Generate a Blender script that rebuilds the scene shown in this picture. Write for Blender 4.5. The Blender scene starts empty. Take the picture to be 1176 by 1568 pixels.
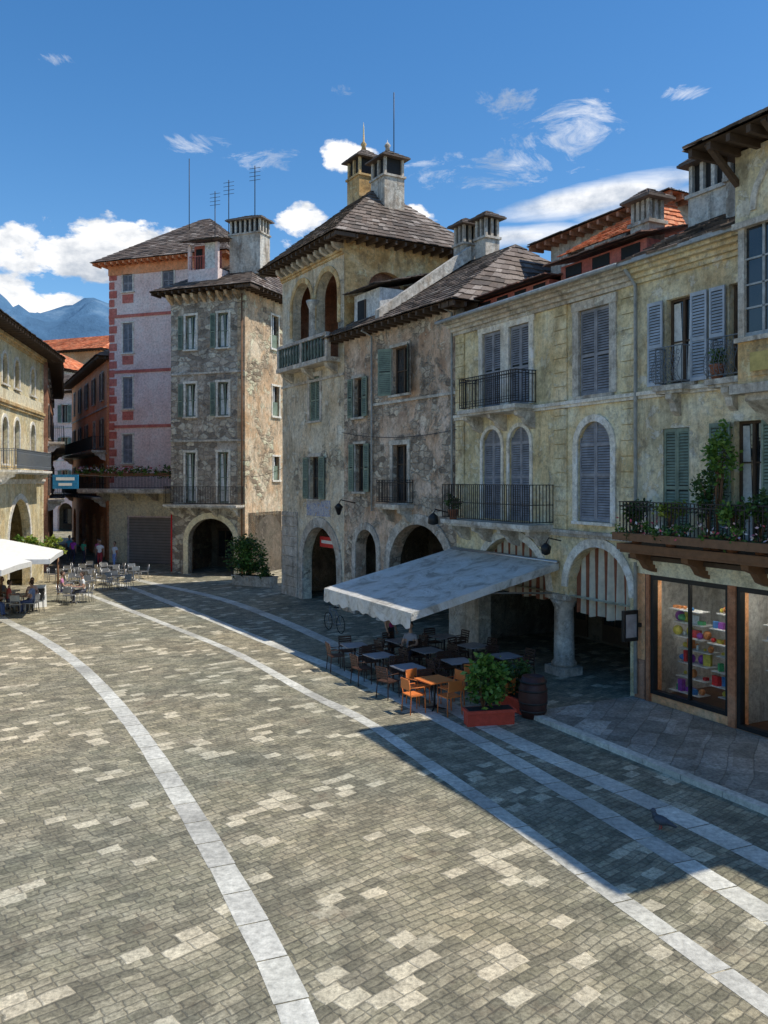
import bpy, math, random
from mathutils import Vector, Matrix, noise
R=random.Random(7)
SC=bpy.context.scene
# ------------------------------------------------------------------ node helpers
class NT:
    def __init__(s,nt): s.nt=nt; s.n=nt.nodes; s.l=nt.links
    def node(s,t,props=None,**inp):
        n=s.n.new(t)
        for k,v in (props or {}).items(): setattr(n,k,v)
        for k,v in inp.items():
            key=int(k[1:]) if k[0]=='i' and k[1:].isdigit() else k.replace('_',' ')
            sk=n.inputs[key]
            if isinstance(v,bpy.types.NodeSocket): s.l.new(v,sk)
            else: sk.default_value=v
        return n
    def math(s,op,a,b=0.0,c=None,clamp=False):
        kw={'i0':a,'i1':b}
        if c is not None: kw['i2']=c
        n=s.node('ShaderNodeMath',{'operation':op,'use_clamp':clamp},**kw); return n.outputs[0]
    def mix(s,f,a,b,mode='MIX'):
        n=s.n.new('ShaderNodeMix'); n.data_type='RGBA'; n.blend_type=mode; n.clamp_factor=True
        for k,v in ((0,f),(6,a),(7,b)):
            if isinstance(v,bpy.types.NodeSocket): s.l.new(v,n.inputs[k])
            else:
                n.inputs[k].default_value=(tuple(v)+(1,))[:4] if k>0 else v
        return n.outputs[2]
    def ramp(s,f,stops,interp='LINEAR'):
        n=s.n.new('ShaderNodeValToRGB'); n.color_ramp.interpolation=interp
        e=n.color_ramp.elements
        while len(e)<len(stops): e.new(0.5)
        for i,(p,c) in enumerate(stops):
            e[i].position=p
            e[i].color=(c,c,c,1) if isinstance(c,(int,float)) else tuple(c)+(1,)
        s.l.new(f,n.inputs[0]); return n.outputs[0]
    def noise(s,vec,scale,detail=5,rough=.6,dist=0):
        return s.node('ShaderNodeTexNoise',None,Vector=vec,Scale=scale,Detail=detail,Roughness=rough,Distortion=dist).outputs[0]
    def mapv(s,vec,sc=(1,1,1),rot=(0,0,0),loc=(0,0,0)):
        return s.node('ShaderNodeMapping',None,Vector=vec,Scale=sc,Rotation=rot,Location=loc).outputs[0]
MATS={}
def newmat(name):
    m=bpy.data.materials.new(name); m.use_nodes=True; nt=NT(m.node_tree); nt.n.clear()
    MATS[name]=m; return m,nt
def finish(nt,col,rough=.85,bump=None,bs=.3,metal=0,dist=.03,spec=.3,**kw):
    b=nt.node('ShaderNodeBsdfPrincipled',None,Base_Color=col if isinstance(col,bpy.types.NodeSocket) else tuple(col)+(1,),Roughness=rough,Metallic=metal)
    b.inputs['Specular IOR Level'].default_value=spec
    for k,v in kw.items(): b.inputs[k.replace('_',' ')].default_value=v
    if bump is not None:
        bn=nt.node('ShaderNodeBump',None,Height=bump,Strength=bs,Distance=dist); nt.l.new(bn.outputs[0],b.inputs['Normal'])
    o=nt.n.new('ShaderNodeOutputMaterial'); nt.l.new(b.outputs[0],o.inputs[0]); return b
def objc(nt): return nt.node('ShaderNodeTexCoord').outputs['Object']
def sc(c,k): return tuple(x*k for x in c)
def wallmat(name,dark,mid,light,patch=None,pth=.56,scale=.7,bs=.6,dirt=.55,dirtc=(.10,.08,.06),ochre=.3,peel=.5,ps=2.6):
    m,nt=newmat(name); v=objc(nt)
    n1=nt.noise(v,scale,9,.70,.4); c=nt.ramp(n1,[(.36,dark),(.5,mid),(.62,light)])
    if ochre:
        no=nt.noise(nt.mapv(v,(1,1,.6),loc=(7,3,1)),.85,8,.7,.4); c=nt.mix(nt.math('MULTIPLY',nt.ramp(no,[(.46,0),(.60,1)]),ochre),c,(mid[0]*.98,mid[1]*.72,mid[2]*.48))
    n2=nt.noise(v,7,8,.8); c=nt.mix(1.0,c,nt.ramp(n2,[(.3,.48),(.5,1.0),(.7,1.35)]),'MULTIPLY')
    h=nt.math('MULTIPLY',n2,.7)
    if peel:
        pl=nt.noise(nt.mapv(v,(1,1,1),loc=(2,9,4)),1.7,10,.74,.5); pf=nt.ramp(pl,[(.56,0),(.58,1)])
        c=nt.mix(nt.math('MULTIPLY',pf,peel),c,tuple(min(.85,x*1.3) for x in light)); h=nt.math('ADD',h,nt.math('MULTIPLY',pf,-.6))
    if patch:
        pv=nt.mapv(v,(1,1,1.7)); wq=nt.node('ShaderNodeTexNoise',None,Vector=pv,Scale=4,Detail=2.0).outputs['Color']
        pv=nt.node('ShaderNodeVectorMath',{'operation':'MULTIPLY_ADD'},i0=wq,i1=(.3,.3,.3),i2=pv).outputs[0]
        vo=nt.node('ShaderNodeTexVoronoi',{'feature':'F1'},Vector=pv,Scale=ps)
        ve=nt.node('ShaderNodeTexVoronoi',{'feature':'DISTANCE_TO_EDGE'},Vector=pv,Scale=ps)
        sep=nt.node('ShaderNodeSeparateColor',None,Color=vo.outputs['Color']).outputs[0]
        pc=nt.ramp(sep,[(.0,sc(patch,.4)),(.5,patch),(1,tuple(min(.78,x*1.7) for x in patch))])
        pc=nt.mix(1.0,pc,nt.ramp(n2,[(.25,.55),(.75,1.3)]),'MULTIPLY')
        pc=nt.mix(nt.ramp(ve.outputs[0],[(.02,1),(.07,0)]),pc,sc(patch,.65))
        f=nt.ramp(nt.noise(v,.42,8,.68,.5),[(pth-.02,0),(pth+.02,1)])
        c=nt.mix(nt.math('MULTIPLY',f,.9),c,pc)
        h=nt.math('ADD',h,nt.math('MULTIPLY',nt.math('MULTIPLY',f,nt.ramp(ve.outputs[0],[(.0,0),(.12,1)])),1.1))
    st=nt.noise(nt.mapv(v,(1.8,1.8,.28)),1.3,8,.72,.4)
    c=nt.mix(nt.math('MULTIPLY',nt.ramp(st,[(.50,0),(.68,1)]),min(1,dirt*1.1)),c,dirtc)
    st2=nt.noise(v,1.3,10,.8,.3)
    c=nt.mix(nt.math('MULTIPLY',nt.ramp(st2,[(.53,0),(.62,1)]),dirt),c,sc(dirtc,1.3))
    finish(nt,c,.9,h,bs,dist=.04); return name
def islandmat(name,cols,rough=.85,bs=.3,fine=14,**kw):
    m,nt=newmat(name); v=objc(nt)
    r=nt.node('ShaderNodeNewGeometry').outputs['Random Per Island']
    c=nt.ramp(r,[(i/max(1,len(cols)-1),k) for i,k in enumerate(cols)],kw.pop('interp','LINEAR'))
    n=nt.noise(v,fine,5,.7); c=nt.mix(1.0,c,nt.ramp(n,[(.3,.6),(.7,1.25)]),'MULTIPLY')
    n3=nt.noise(v,.5,4,.6); c=nt.mix(1.0,c,nt.ramp(n3,[(.35,.7),(.65,1.2)]),'MULTIPLY')
    finish(nt,c,rough,n,bs,**kw); return name
def plain(name,col,rough=.7,var=.25,scale=6,bs=.15,**kw):
    m,nt=newmat(name); v=objc(nt); n=nt.noise(v,scale,6,.65)
    c=nt.mix(1.0,col,nt.ramp(n,[(.3,1-var),(.7,1+var)]),'MULTIPLY')
    finish(nt,c,rough,n,bs,**kw); return name
# ------------------------------------------------------------------ mesh helpers
class M:
    def __init__(s): s.v=[];s.f=[];s.m=[];s.mats=[];s.sm=[];s.xf=None
    def mi(s,mat):
        if mat not in s.mats: s.mats.append(mat)
        return s.mats.index(mat)
    def add(s,vs,fs,mat,smooth=False):
        o=len(s.v)
        if s.xf: vs=[s.xf(*p) for p in vs]
        s.v.extend([tuple(p) for p in vs]); i=s.mi(mat)
        for f in fs: s.f.append([o+k for k in f]); s.m.append(i); s.sm.append(smooth)
    def quad(s,a,b,c,d,mat): s.add([a,b,c,d],[(0,1,2,3)],mat)
    def box(s,x0,x1,y0,y1,z0,z1,mat,rot=0,c=None):
        vs=[(x,y,z) for x in(x0,x1) for y in(y0,y1) for z in(z0,z1)]
        if rot:
            cx,cy=c if c else ((x0+x1)/2,(y0+y1)/2); ca,sa=math.cos(rot),math.sin(rot)
            vs=[(cx+(x-cx)*ca-(y-cy)*sa,cy+(x-cx)*sa+(y-cy)*ca,z) for x,y,z in vs]
        s.add(vs,[(0,1,3,2),(4,6,7,5),(0,4,5,1),(2,3,7,6),(0,2,6,4),(1,5,7,3)],mat)
    def prism(s,pts,axis,a0,a1,mat):
        n=len(pts)
        if axis=='u': A=[(a0,p[0],p[1]) for p in pts]; Bq=[(a1,p[0],p[1]) for p in pts]
        elif axis=='y': A=[(p[0],a0,p[1]) for p in pts]; Bq=[(p[0],a1,p[1]) for p in pts]
        else: A=[(p[0],p[1],a0) for p in pts]; Bq=[(p[0],p[1],a1) for p in pts]
        s.add(A+Bq,[list(range(n)),list(range(2*n-1,n-1,-1))]+[(i,(i+1)%n,n+(i+1)%n,n+i) for i in range(n)],mat)
    def tube(s,pts,r,mat,n=6,smooth=True):
        pts=[Vector(p) for p in pts]; rs=r if isinstance(r,(list,tuple)) else [r]*len(pts)
        vs=[];fs=[]
        for i,p in enumerate(pts):
            t=(pts[min(i+1,len(pts)-1)]-pts[max(i-1,0)]).normalized()
            a=t.cross(Vector((0,0,1)) if abs(t.z)<.9 else Vector((1,0,0))).normalized(); b=t.cross(a)
            for k in range(n):
                an=2*math.pi*k/n; vs.append(p+(a*math.cos(an)+b*math.sin(an))*rs[i])
        for i in range(len(pts)-1):
            for k in range(n): fs.append((i*n+k,i*n+(k+1)%n,(i+1)*n+(k+1)%n,(i+1)*n+k))
        fs.append(list(range(n-1,-1,-1))); fs.append([(len(pts)-1)*n+k for k in range(n)])
        s.add([tuple(v) for v in vs],fs,mat,smooth)
    def lathe(s,c,prof,mat,n=14,smooth=True):
        vs=[];fs=[]
        for r,z in prof:
            for k in range(n): a=2*math.pi*k/n; vs.append((c[0]+r*math.cos(a),c[1]+r*math.sin(a),c[2]+z))
        for i in range(len(prof)-1):
            for k in range(n): fs.append((i*n+k,i*n+(k+1)%n,(i+1)*n+(k+1)%n,(i+1)*n+k))
        fs.append(list(range(n-1,-1,-1))); fs.append([(len(prof)-1)*n+k for k in range(n)])
        s.add(vs,fs,mat,smooth)
    def ball(s,c,r,mat,n=10,sc3=(1,1,1)):
        prof=[(max(.001,math.sin(math.pi*i/n)),-math.cos(math.pi*i/n)) for i in range(n+1)]
        vs=[];fs=[];k2=n+2
        for pr,pz in prof:
            for k in range(k2): a=2*math.pi*k/k2; vs.append((c[0]+pr*math.cos(a)*r*sc3[0],c[1]+pr*math.sin(a)*r*sc3[1],c[2]+pz*r*sc3[2]))
        for i in range(n):
            for k in range(k2): fs.append((i*k2+k,i*k2+(k+1)%k2,(i+1)*k2+(k+1)%k2,(i+1)*k2+k))
        s.add(vs,fs,mat,True)
    def mesh(s,name):
        me=bpy.data.meshes.new(name); me.from_pydata(s.v,[],s.f)
        for k in s.mats: me.materials.append(MATS[k])
        me.polygons.foreach_set('material_index',s.m); me.polygons.foreach_set('use_smooth',s.sm)
        me.update(); return me
def obj(name,me,loc=(0,0,0),rz=0,parent=None):
    o=bpy.data.objects.new(name,me); SC.collection.objects.link(o)
    o.location=loc; o.rotation_euler=(0,0,rz)
    if parent: o.parent=parent
    return o
class Bld:
    def __init__(s,name,A,Bp):
        s.A=A; dx,dy=Bp[0]-A[0],Bp[1]-A[1]; s.L=math.hypot(dx,dy); s.rz=math.atan2(dy,dx)
        s.e=obj(name,None,(A[0],A[1],0),s.rz); s.parts={}
    def p(s,n):
        if n not in s.parts: s.parts[n]=M()
        return s.parts[n]
    def done(s):
        for n,m in s.parts.items():
            if m.f: obj(n,m.mesh(n),parent=s.e)
def arcpts(u0,u1,z1,rise,n=14):
    uc=(u0+u1)/2; hw=(u1-u0)/2
    return [(uc-hw*math.cos(math.pi*i/n), z1-rise+rise*math.sin(math.pi*i/n)) for i in range(n+1)]
def wall(m,mat,u0,u1,z0,z1,ops=(),y=0,th=.35,rev=None):
    rev=rev or mat
    us={u0,u1}; zs={z0,z1}
    for o in ops:
        us|={max(u0,min(u1,o[0])),max(u0,min(u1,o[1]))}; zs|={max(z0,min(z1,o[2])),max(z0,min(z1,o[3]))}
    us=sorted(us); zs=sorted(zs)
    for i in range(len(us)-1):
        for j in range(len(zs)-1):
            cu=(us[i]+us[i+1])/2; cz=(zs[j]+zs[j+1])/2
            if us[i+1]-us[i]<1e-4 or zs[j+1]-zs[j]<1e-4: continue
            if any(o[0]<cu<o[1] and o[2]<cz<o[3] for o in ops): continue
            m.quad((us[i],y,zs[j]),(us[i+1],y,zs[j]),(us[i+1],y,zs[j+1]),(us[i],y,zs[j+1]),mat)
    for o in ops:
        kind=o[4] if len(o)>4 else 'r'
        if kind=='n': continue
        top=o[3]; rise=0
        if kind=='a': rise=o[5] if len(o)>5 else (o[1]-o[0])/2
        for x in (o[0],o[1]): m.quad((x,y,o[2]),(x,y+th,o[2]),(x,y+th,top-rise),(x,y,top-rise),rev)
        if o[2]>z0+.01: m.quad((o[0],y,o[2]),(o[1],y,o[2]),(o[1],y+th,o[2]),(o[0],y+th,o[2]),rev)
        if kind=='r': m.quad((o[0],y,top),(o[1],y,top),(o[1],y+th,top),(o[0],y+th,top),rev)
        else:
            ap=arcpts(o[0],o[1],top,rise)
            for (a,b),(c,d) in zip(ap,ap[1:]):
                m.quad((a,y,b),(c,y,d),(c,y,top),(a,y,top),mat)
                m.quad((a,y,b),(c,y,d),(c,y+th,d),(a,y+th,b),rev)
                m.quad((a,y+th,b),(c,y+th,d),(c,y+th,top),(a,y+th,top),mat)
def archtrim(m,mat,u0,u1,z1,rise,w=.2,pr=.05,zb=None,seg=14,legs=True):
    a=arcpts(u0,u1,z1,rise,seg); b=arcpts(u0-w,u1+w,z1+w,rise+w,seg)
    for i in range(seg):
        p=[a[i],a[i+1],b[i+1],b[i]]
        m.prism(p,'y',-pr-.006*(i%2),.0-.002,mat)
    if legs and zb is not None:
        m.box(u0-w,u0,-pr,-.002,zb,z1-rise,mat); m.box(u1,u1+w,-pr,-.002,zb,z1-rise,mat)
def shutter(m,mat,x0,x1,y,z0,z1,rise=0,half=None,pitch=.075,th=.045):
    fw=.055
    def top(x):
        if not rise: return z1
        if half=='l': t=(x1-x)/(x1-x0)
        elif half=='r': t=(x-x0)/(x1-x0)
        else: t=abs((x-(x0+x1)/2)/((x1-x0)/2))
        t=min(1,max(0,t)); return z1-rise+rise*math.sqrt(1-t*t)
    def xr(z):
        if not rise or z<z1-rise: return x0,x1
        t=math.sqrt(max(0,1-((z-(z1-rise))/rise)**2)); w=x1-x0
        if half=='l': return x1-w*t,x1
        if half=='r': return x0,x0+w*t
        c=(x0+x1)/2; return c-w/2*t,c+w/2*t
    m.box(x0,x0+fw,y,y+th,z0,top(x0+fw*.8),mat); m.box(x1-fw,x1,y,y+th,z0,top(x1-fw*.8),mat)
    H=z1-z0
    for zz in (z0,z0+H*.45,(z1-.09 if not rise else z1-rise)):
        m.box(x0+fw,x1-fw,y+.002,y+th-.002,zz,zz+.09,mat)
    z=z0+.1
    while z<z1-.1:
        if not(z0+H*.45-.03<z<z0+H*.45+.09):
            a,b=xr(z+.03)
            if b-a>.12:
                m.add([(a+fw*.8,y+.004,z),(b-fw*.8,y+.004,z),(b-fw*.8,y+th-.006,z+.055),(a+fw*.8,y+th-.006,z+.055),
                       (a+fw*.8,y+.012,z-.006),(b-fw*.8,y+.012,z-.006),(b-fw*.8,y+th+.0,z+.049),(a+fw*.8,y+th+.0,z+.049)],
                      [(0,1,2,3),(7,6,5,4),(0,4,5,1),(3,2,6,7)],mat)
        z+=pitch
    m.box(x0+fw,x1-fw,y+th-.004,y+th+.004,z0,z1-rise,'shutter_back')
    if rise:
        xs=[x1+(x0-x1)*k/8 for k in range(9)]
        m.add([(x0,y+th,z1-rise),(x1,y+th,z1-rise)]+[(x,y+th,top(x)) for x in xs],[list(range(11))],mat)
def window(B,u0,u1,z0,z1,sh=None,shm='shutter_green',trim=None,tw=.14,sill=True,arch=0,frame='wood_dark',glass='glass',left=1,right=1,hw=None,curtain=False,pr=.05):
    w=B.p('windows'); g=.2
    mid=(u0+u1)/2
    w.quad((u0,g+.03,z0),(u1,g+.03,z0),(u1,g+.03,z1),(u0,g+.03,z1),glass)
    for a,b,c,d in ((u0,u0+.06,z0,z1),(u1-.06,u1,z0,z1),(u0+.06,u1-.06,z0,z0+.08),(u0+.06,u1-.06,z1-.06,z1),(mid-.04,mid+.04,z0+.08,z1-.06)):
        w.box(a,b,g-.03,g+.02,c,d,frame)
    nb=max(1,int((z1-z0)/.75))
    for k in range(1,nb):
        zz=z0+(z1-z0)*k/nb; w.box(u0+.06,mid-.04,g-.02,g+.015,zz-.018,zz+.018,frame); w.box(mid+.04,u1-.06,g-.02,g+.015,zz-.018,zz+.018,frame)
    if curtain:
        w.quad((u0+.06,g+.022,z0+.1),(mid-.05,g+.022,z0+.1),(mid-.16,g+.022,z1-.1),(u0+.06,g+.022,z1-.1),'curtain_white')
        w.quad((mid+.05,g+.022,z0+.1),(u1-.06,g+.022,z0+.1),(u1-.06,g+.022,z1-.1),(mid+.16,g+.022,z1-.1),'curtain_white')
    if trim:
        t=B.p('window_surrounds')
        if arch: archtrim(t,trim,u0,u1,z1,arch,tw,pr,z0)
        else:
            t.box(u0-tw,u0,-pr,.02,z0,z1,trim); t.box(u1,u1+tw,-pr,.02,z0,z1,trim); t.box(u0-tw-.03,u1+tw+.03,-pr-.02,.02,z1,z1+tw,trim)
    if sill: B.p('window_surrounds').box(u0-.16,u1+.16,-.13,.1,z0-.09,z0-.002,trim or 'trim_stone')
    if sh:
        s=B.p('shutters'); hw=hw or (u1-u0)/2
        if sh=='closed':
            if arch: shutter(s,shm,u0+.01,mid-.005,.05,z0+.01,z1,arch,'l'); shutter(s,shm,mid+.005,u1-.01,.05,z0+.01,z1,arch,'r')
            else: shutter(s,shm,u0+.01,mid-.005,.03,z0+.01,z1-.01); shutter(s,shm,mid+.005,u1-.01,.03,z0+.01,z1-.01)
        elif sh=='open':
            if left: shutter(s,shm,u0-hw-.03,u0-.03,-pr-.07,z0,z1-.01)
            if right: shutter(s,shm,u1+.03,u1+hw+.03,-pr-.07,z0,z1-.01)
        elif sh=='ajar':
            a=math.radians(38)
            for side in (-1,1):
                t=M(); shutter(t,shm,0,hw,0,z0,z1-.01)
                ca,sa=math.cos(a),math.sin(a)
                if side<0: vs=[(u0-x*ca,-.06-x*sa*.9+y*.5,z) for x,y,z in t.v]
                else: vs=[(u1+x*ca,-.06-x*sa*.9+y*.5,z) for x,y,z in t.v]
                o=len(s.v); s.v.extend(vs)
                for f,mi_ in zip(t.f,t.m): s.f.append([o+k for k in f]); s.m.append(s.mi(t.mats[mi_])); s.sm.append(False)
def balcony(B,u0,u1,z,out,h=1.0,slab=.13,mat='trim_stone',iron='iron',gap=.115,brk=None,style=0,part='balcony'):
    b=B.p(part+'_slab'); r=B.p(part+'_railing')
    b.box(u0,u1,-out,-.002,z-slab,z,mat); b.box(u0+.06,u1-.06,-out+.06,-.004,z-slab-.07,z-slab-.001,mat)
    if brk is None: brk=[u0+.25,u1-.25]
    for k in brk:
        b.prism([(-.0,z-slab-.07),(-out*.8,z-slab-.07),(-out*.78,z-slab-.2),(-out*.5,z-slab-.3),(-out*.35,z-slab-.5),(-.0,z-slab-.62)],'u',k-.1,k+.1,mat)
    y=-out+.06; t=.014
    def bar(x,yy,bend=0):
        if bend: r.tube([(x,yy,z+.05),(x,yy-bend*.9,z+.2),(x,yy-bend,z+.38),(x,yy-bend*.3,z+.65),(x,yy,z+h)],.011,iron,4,False)
        else: r.box(x-t/1.4,x+t/1.4,yy-t/1.4,yy+t/1.4,z+.06,z+h,iron)
    n=max(2,int((u1-u0-.12)/gap)); 
    bend=.16 if style==2 else 0
    for i in range(n+1): 
        x=u0+.06+(u1-u0-.12)*i/n; bar(x,y,bend)
        if style==1 and i<n:
            xm=x+(u1-u0-.12)/n/2; rr=(u1-u0-.12)/n*.42
            for zc in (z+.22,z+h-.16):
                r.tube([(xm+rr*math.cos(a*math.pi/3),y,zc+rr*math.sin(a*math.pi/3)) for a in range(7)],.008,iron,4,False)
        if style==2 and i<n:
            xm=x+(u1-u0-.12)/n/2
            for zc in (.15,.3,.45,.6,.78): r.tube([(xm+.05*math.cos(a*1.2),y-(bend if zc<.6 else bend*.3),z+zc+.06*math.sin(a*1.2)) for a in range(6)],.009,iron,4,False)
    m2=max(1,int((out-.08)/gap))
    for i in range(m2+1):
        yy=y+(out-.08)*i/m2
        for x in (u0+.06,u1-.06): bar(x,yy)
    for zz,tt in ((z+h,.024),(z+.08,.014),(z+h-.1 if style==1 else z+h*.5 if style==3 else z+.09,.011)):
        r.box(u0+.04,u1-.04,y-tt,y+tt,zz-.012,zz+.012,iron)
        for x in (u0+.06,u1-.06): r.box(x-tt,x+tt,y+tt,-.01,zz-.012,zz+.012,iron)
def lerp(a,b,t): return a+(b-a)*t
def slates(m,mat,a,b,c,d,row=.34,w=.42,th=.035,under='roof_under'):
    a,b,c,d=[Vector(k) for k in (a,b,c,d)]
    m.quad(a,b,c,d,under)
    n=((b-a).cross(d-a)); n=n if n.length>1e-6 else (b-a).cross(c-a); n.normalize()
    if n.z<0: n=-n
    rows=max(2,int(((c+d)/2-(a+b)/2).length/row))
    for r in range(rows):
        t0=r/rows; t1=min(1,(r+1.3)/rows)
        Lw=(lerp(b,c,t0)-lerp(a,d,t0)).length
        if Lw<.15: continue
        s=-R.random()*w*.8/Lw
        while s<1:
            s1=s+w*(.6+.8*R.random())/Lw
            q0,q1=max(0,s),min(1,s1-.008/Lw)
            if q1-q0>.05/Lw:
                jt=(R.random()-.6)*.25/rows
                h1=th*(1.3+R.random()*.7)
                P=lambda q,t:lerp(lerp(a,d,t),lerp(b,c,t),q)
                tt=max(-.05,t0+jt)
                vs=[P(q0,tt)+n*h1,P(q1,tt)+n*(h1+R.random()*.01),P(q1,t1)+n*.012,P(q0,t1)+n*.012,
                    P(q0,tt)+n*(h1-th),P(q1,tt)+n*(h1-th),P(q1,t1)-n*.01,P(q0,t1)-n*.01]
                m.add(vs,[(0,1,2,3),(7,6,5,4),(0,4,5,1),(1,5,6,2),(3,2,6,7),(0,3,7,4)],mat)
            s=s1
def hip(B,u0,u1,y0,y1,ze,zr,inL,inR,ov=.7,mat='slate',row=.34,w=.42,faces='flrb',rafters=True,part='roof',wood='wood_dark'):
    m=B.p(part); U0,U1,Y0,Y1=u0-ov,u1+ov,y0-ov,y1+ov; ym=(y0+y1)/2
    a,b,c,d=(U0,Y0,ze),(U1,Y0,ze),(U1,Y1,ze),(U0,Y1,ze); rl=(U0+inL,ym,zr); rr=(U1-inR,ym,zr)
    for k,pts in (('f',(a,b,rr,rl)),('r',(b,c,rr,rr)),('b',(c,d,rl,rr)),('l',(d,a,rl,rl))):
        if k in faces: slates(m,mat,*pts,row=row,w=w)
        else: m.add(pts,[(0,1,2,3)],'roof_under')
    m.quad((U0+.02,Y0+.02,ze-.03),(U1-.02,Y0+.02,ze-.03),(U1-.02,Y1-.02,ze-.03),(U0+.02,Y1-.02,ze-.03),wood)
    if rafters:
        rf=B.p('rafters'); x=U0+.15
        while x<U1:
            rf.box(x-.05,x+.05,Y0+.06,y0+.05,ze-.2,ze-.035,wood); x+=.5
        y=Y0+.15
        while y<Y1:
            rf.box(u1-.05,U1-.06,y-.05,y+.05,ze-.21,ze-.036,wood); y+=.5
def chimney(B,u,y,z0,z1,w,d,mat='plaster_grey',cap=.35,nx=3,spike=0,part='chimney'):
    m=B.p(part); s=min(.8,(z1-z0)*.35)
    m.box(u-w/2,u+w/2,y-d/2,y+d/2,z0,z1-s,mat); m.box(u-w/2-.07,u+w/2+.07,y-d/2-.07,y+d/2+.07,z1-s-.1,z1-s+.001,mat)
    m.box(u-w/2+.12,u+w/2-.12,y-d/2+.12,y+d/2-.12,z1-s+.002,z1-.002,'near_black')
    for i in range(nx+1):
        x=lerp(u-w/2+.07,u+w/2-.07,i/nx)
        for yy in (y-d/2+.07,y+d/2-.07): m.box(x-.06,x+.06,yy-.06,yy+.06,z1-s+.002,z1,mat)
    ny=max(1,int(nx*d/w))
    for i in range(1,ny):
        yy=lerp(y-d/2+.07,y+d/2-.07,i/ny)
        for x in (u-w/2+.07,u+w/2-.07): m.box(x-.06,x+.06,yy-.06,yy+.06,z1-s+.002,z1,mat)
    o=.22
    m.box(u-w/2-o,u+w/2+o,y-d/2-o,y+d/2+o,z1+.001,z1+.07,'slate')
    A=(u-w/2-o+.06,y-d/2-o+.06,z1+.07);Bq=(u+w/2+o-.06,y-d/2-o+.06,z1+.07);C=(u+w/2+o-.06,y+d/2+o-.06,z1+.07);D=(u-w/2-o+.06,y+d/2+o-.06,z1+.07);T=(u,y,z1+.07+cap)
    for q in ((A,Bq),(Bq,C),(C,D),(D,A)): slates(m,'slate',q[0],q[1],T,T,row=.2,w=.25,th=.025)
    if spike: m.lathe((u,y,z1+cap),[(.14,0),(.1,.2),(.16,.3),(.05,.45),(.03,spike),(.005,spike+.3)],mat,8)
def cornice(B,u0,u1,z,steps=((.1,.12),(.2,.12),(.34,.14)),mat='trim_stone',part='cornice'):
    m=B.p(part)
    for pr,h in steps:
        m.box(u0,u1,-pr,.0-.002,z,z+h-.001,mat); z+=h
def quoins(B,u0,u1,z0,z1,mat,h=.42,pr=.05,part='pilaster'):
    m=B.p(part); z=z0
    while z<z1-.05:
        m.box(u0,u1,-pr,.0-.002,z,min(z1,z+h-.025),mat); z+=h
def body(B,u0,u1,D,z1,mat,sideL=True,sideR=True,z0=0):
    m=B.p('walls')
    if sideL: m.quad((u0,0,z0),(u0,D,z0),(u0,D,z1),(u0,0,z1),mat)
    if sideR: m.quad((u1,0,z0),(u1,D,z0),(u1,D,z1),(u1,0,z1),mat)
    m.quad((u0,D,z0),(u1,D,z0),(u1,D,z1),(u0,D,z1),mat)
def arcade(B,u0,u1,D,zc,mat='plaster_shaded',y0=.45):
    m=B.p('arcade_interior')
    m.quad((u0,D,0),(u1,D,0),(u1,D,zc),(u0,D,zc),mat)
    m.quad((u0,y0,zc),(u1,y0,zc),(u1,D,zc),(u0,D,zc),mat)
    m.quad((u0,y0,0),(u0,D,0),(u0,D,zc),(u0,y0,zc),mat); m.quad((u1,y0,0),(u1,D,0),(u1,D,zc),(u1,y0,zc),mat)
    x=u0+.5
    while x<u1-1.4:
        m.box(x,x+1.3,D-.06,D-.01,.1,2.6,'wood_dark'); m.box(x+.12,x+.6,D-.09,D-.065,.7,2.4,'glass'); m.box(x+.7,x+1.2,D-.09,D-.065,.7,2.4,'glass'); x+=2.1
# ------------------------------------------------------------------ materials
wallmat('plaster_yellow',(.50,.41,.22),(.74,.63,.38),(.83,.76,.54),dirt=.46,ochre=.35,peel=.35)
wallmat('plaster_cream',(.54,.46,.29),(.76,.68,.46),(.84,.79,.62),dirt=.46,ochre=.4,peel=.45)
wallmat('plaster_pinkgrey',(.36,.24,.17),(.60,.45,.33),(.74,.60,.48),patch=(.48,.40,.31),pth=.50,dirt=.5,bs=.9,ochre=.4)
wallmat('plaster_tower',(.44,.38,.27),(.67,.59,.44),(.78,.72,.58),patch=(.53,.46,.35),pth=.58,dirt=.45,bs=.8,ochre=.35)
wallmat('plaster_ochre',(.42,.26,.10),(.66,.46,.22),(.76,.60,.36),dirt=.5)
wallmat('plaster_grey',(.36,.32,.27),(.56,.52,.45),(.68,.65,.58),dirt=.6)
wallmat('plaster_white',(.6,.6,.57),(.74,.73,.69),(.82,.80,.75),dirt=.45,ochre=.15)
wallmat('plaster_shaded',(.08,.065,.05),(.13,.11,.08),(.2,.16,.12),dirt=.3)  # arcade and recess plaster, darkened in its colour to stand for inner shade
wallmat('plaster_pink',(.72,.53,.48),(.82,.64,.59),(.84,.71,.66),dirt=.10,bs=.2,ochre=.08,peel=.15)
wallmat('paint_red',(.46,.12,.09),(.58,.17,.13),(.62,.22,.17),dirt=.15,bs=.2,ochre=0,peel=.1)
wallmat('paint_orange',(.66,.28,.13),(.80,.36,.18),(.82,.42,.24),dirt=.15,bs=.2,ochre=0,peel=.1)
wallmat('shop_orange',(.70,.32,.14),(.84,.42,.20),(.84,.50,.28),dirt=.15,bs=.2,ochre=0,peel=.15)
wallmat('shop_cream',(.66,.56,.36),(.80,.71,.49),(.82,.76,.56),dirt=.2,bs=.2,peel=.2,ochre=.15)
wallmat('shop_brown',(.34,.13,.06),(.48,.19,.09),(.55,.26,.14),dirt=.15,bs=.2,ochre=0,peel=.1)
wallmat('terracotta_wall',(.34,.16,.1),(.46,.23,.14),(.54,.3,.19),dirt=.4)
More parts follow.
